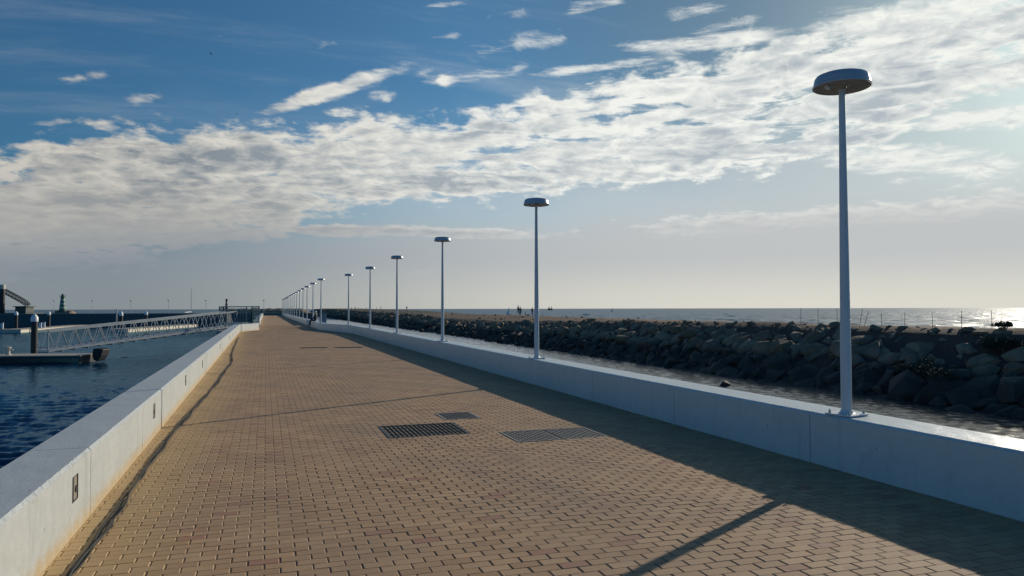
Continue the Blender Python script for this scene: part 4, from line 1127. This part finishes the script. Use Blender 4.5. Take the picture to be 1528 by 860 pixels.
# sailing boats and ship
def yacht():
    p = atd(284.3, 466, 158); s = 158/FPX; e = empty('moored_yacht', (p.x, p.y, Z_SEA), R(70), 'moored yacht behind the far mole with a bare tall mast', 'boat')
    b = bmesh.new(); sec = [(-3.2, .9, 1.0), (-1.5, 1.15, 1.0), (1, 1.1, 1.05), (2.6, .6, 1.15), (3.6, .04, 1.3)]
    R_ = []
    for x, w, z in sec: R_.append([b.verts.new((x, -w, z)), b.verts.new((x, -w*.6, -.2)), b.verts.new((x, w*.6, -.2)), b.verts.new((x, w, z))])
    for r0, r1 in zip(R_, R_[1:]):
        for i in range(4): b.faces.new((r0[i], r0[(i+1) % 4], r1[(i+1) % 4], r1[i]))
    b.faces.new(R_[0]); b.faces.new(R_[-1][::-1]); bmesh.ops.recalc_face_normals(b, faces=b.faces)
    me = bpy.data.meshes.new('hull'); b.to_mesh(me); b.free(); me.materials.append(M_WHITE); o = bpy.data.objects.new('hull', me); C.objects.link(o); o.parent = e
    MB().box(-1.4, 1.2, -.6, .6, 1.0, 2.3).build('cabin', M_WHITE, e, bevel=.15)
    MB().tube((.3, 0, 1), (.3, 0, EYE+(461.5-430.5)*s-Z_SEA), .07, .05, 8).build('mast', M_STEEL, e); MB().tube((.3, 0, 2.6), (-2.6, 0, 2.5), .06, n=8).build('boom', M_STEEL, e)
yacht()
def dinghy(px, base, top, wpx, label, mt=M_SAIL, lean=.1):
    d = (EYE-Z_SEA)*FPX/(base-460.6); p = atd(px, base, d); h = (base-top)*d/FPX; w = wpx*d/FPX
    e = empty('sailing_dinghy', (p.x, p.y, Z_SEA), -YAW, label, 'boat')
    b = bmesh.new()
    for yy in (-.05, .05):
        for q in ((w*.1, h), (w*.18, h*.12), (-w*.5, h*.10), (-w*.25, h*.55)): b.verts.new((q[0]+lean*q[1]*.3, yy, q[1]))
    b.verts.ensure_lookup_table()
    for i in range(4): b.faces.new((b.verts[i], b.verts[(i+1) % 4], b.verts[4+(i+1) % 4], b.verts[4+i]))
    b.faces.new(b.verts[:4]); b.faces.new(b.verts[4:][::-1]); bmesh.ops.recalc_face_normals(b, faces=b.faces)
    me = bpy.data.meshes.new('sail'); b.to_mesh(me); b.free(); me.materials.append(mt); o = bpy.data.objects.new('sail', me); C.objects.link(o); o.parent = e
    MB().tube((w*.12, 0, .1), (w*.12+lean*h*.3, 0, h*1.03), .05, n=6).build('mast', M_STEEL, e)
    b = MB().prism([(-w*.7, -.5), (w*.3, -.6), (w*.8, 0), (w*.3, .6), (-w*.7, .5)], -.1, .35); b.build('hull', M_DARKC, e, bevel=.08)
dinghy(758.6, 470, 458.4, 5, 'small white sailed dinghy on the sea left of the people')
dinghy(913, 466.2, 459.2, 3, 'tiny white sail on the sea midway between the two nearest lamps', lean=.5)
d_ = 1500; s = d_/FPX; p = atd(821, 460.6, d_)
e = empty('fishing_boat', (p.x, p.y, Z_SEA), -YAW, 'dark fishing boat with two masts on the horizon', 'boat')
MB().prism([(-3.5*s, -2), (2.5*s, -2), (3.6*s, 0), (2.5*s, 2), (-3.5*s, 2)], -1, 1.7*s+1).build('hull', M_DARKC, e)
MB().box(-2.6*s, -1.0*s, -1.4, 1.4, 1.7*s+1, 3.6*s+1).build('wheelhouse', M_DARKC, e); MB().tube((-1.8*s, 0, 3*s), (-1.8*s, 0, 5.0*s), .5, n=6).build('mast', M_DARKC, e); MB().tube((1.8*s, 0, 1.7*s), (1.8*s, 0, 5.6*s), .6, n=6).build('mast', M_DARKC, e)

# birds in flight
def bird(px, py, d, rz, roll, label, k=1.0):
    p = atd(px, py, d); b = bmesh.new()
    def ring(y, r, z=0): return [b.verts.new((r*math.cos(a)*.9, y, z+r*math.sin(a))) for a in (0, 1.05, 2.1, 3.14, 4.2, 5.24)]
    rs = [ring(*q) for q in ((-.22, .012), (-.12, .04), (.02, .065), (.14, .045, .01), (.20, .035, .015), (.25, .008, .01))]
    for r0, r1 in zip(rs, rs[1:]):
        for i in range(6): b.faces.new((r0[i], r0[(i+1) % 6], r1[(i+1) % 6], r1[i]))
    bmesh.ops.recalc_face_normals(b, faces=b.faces)
    e = empty('bird', p, rz, label, 'bird', 'birds gliding in the sky')
    me = bpy.data.meshes.new('body'); b.to_mesh(me); b.free(); me.materials.append(M_BIRD); o = bpy.data.objects.new('body', me); C.objects.link(o); o.parent = e; o.scale = (k,)*3
    for s in (-1, 1):
        w = MB(); pts = [(s*.04, .10, .02), (s*.30, .13, .11), (s*.62, -.02, .05), (s*.30, -.03, .10), (s*.04, -.07, .02)]
        v = [w.b.verts.new(q) for q in pts] + [w.b.verts.new((q[0], q[1], q[2]-.015)) for q in pts]
        w.b.faces.new(v[:5]); w.b.faces.new(v[5:][::-1])
        for i in range(5): w.b.faces.new((v[i], v[(i+1) % 5], v[5+(i+1) % 5], v[5+i]))
        wo = w.build('wing', M_BIRD, e); wo.scale = (k,)*3
    e.rotation_euler = (0, roll, rz)
bird(314.5, 80.5, 170, R(60), .5, 'small dark bird gliding high in the clear blue sky', 1.0)
bird(353.5, 170.5, 170, R(80), -.2, 'small dark bird lower down at the tip of a long thin cloud', .9)
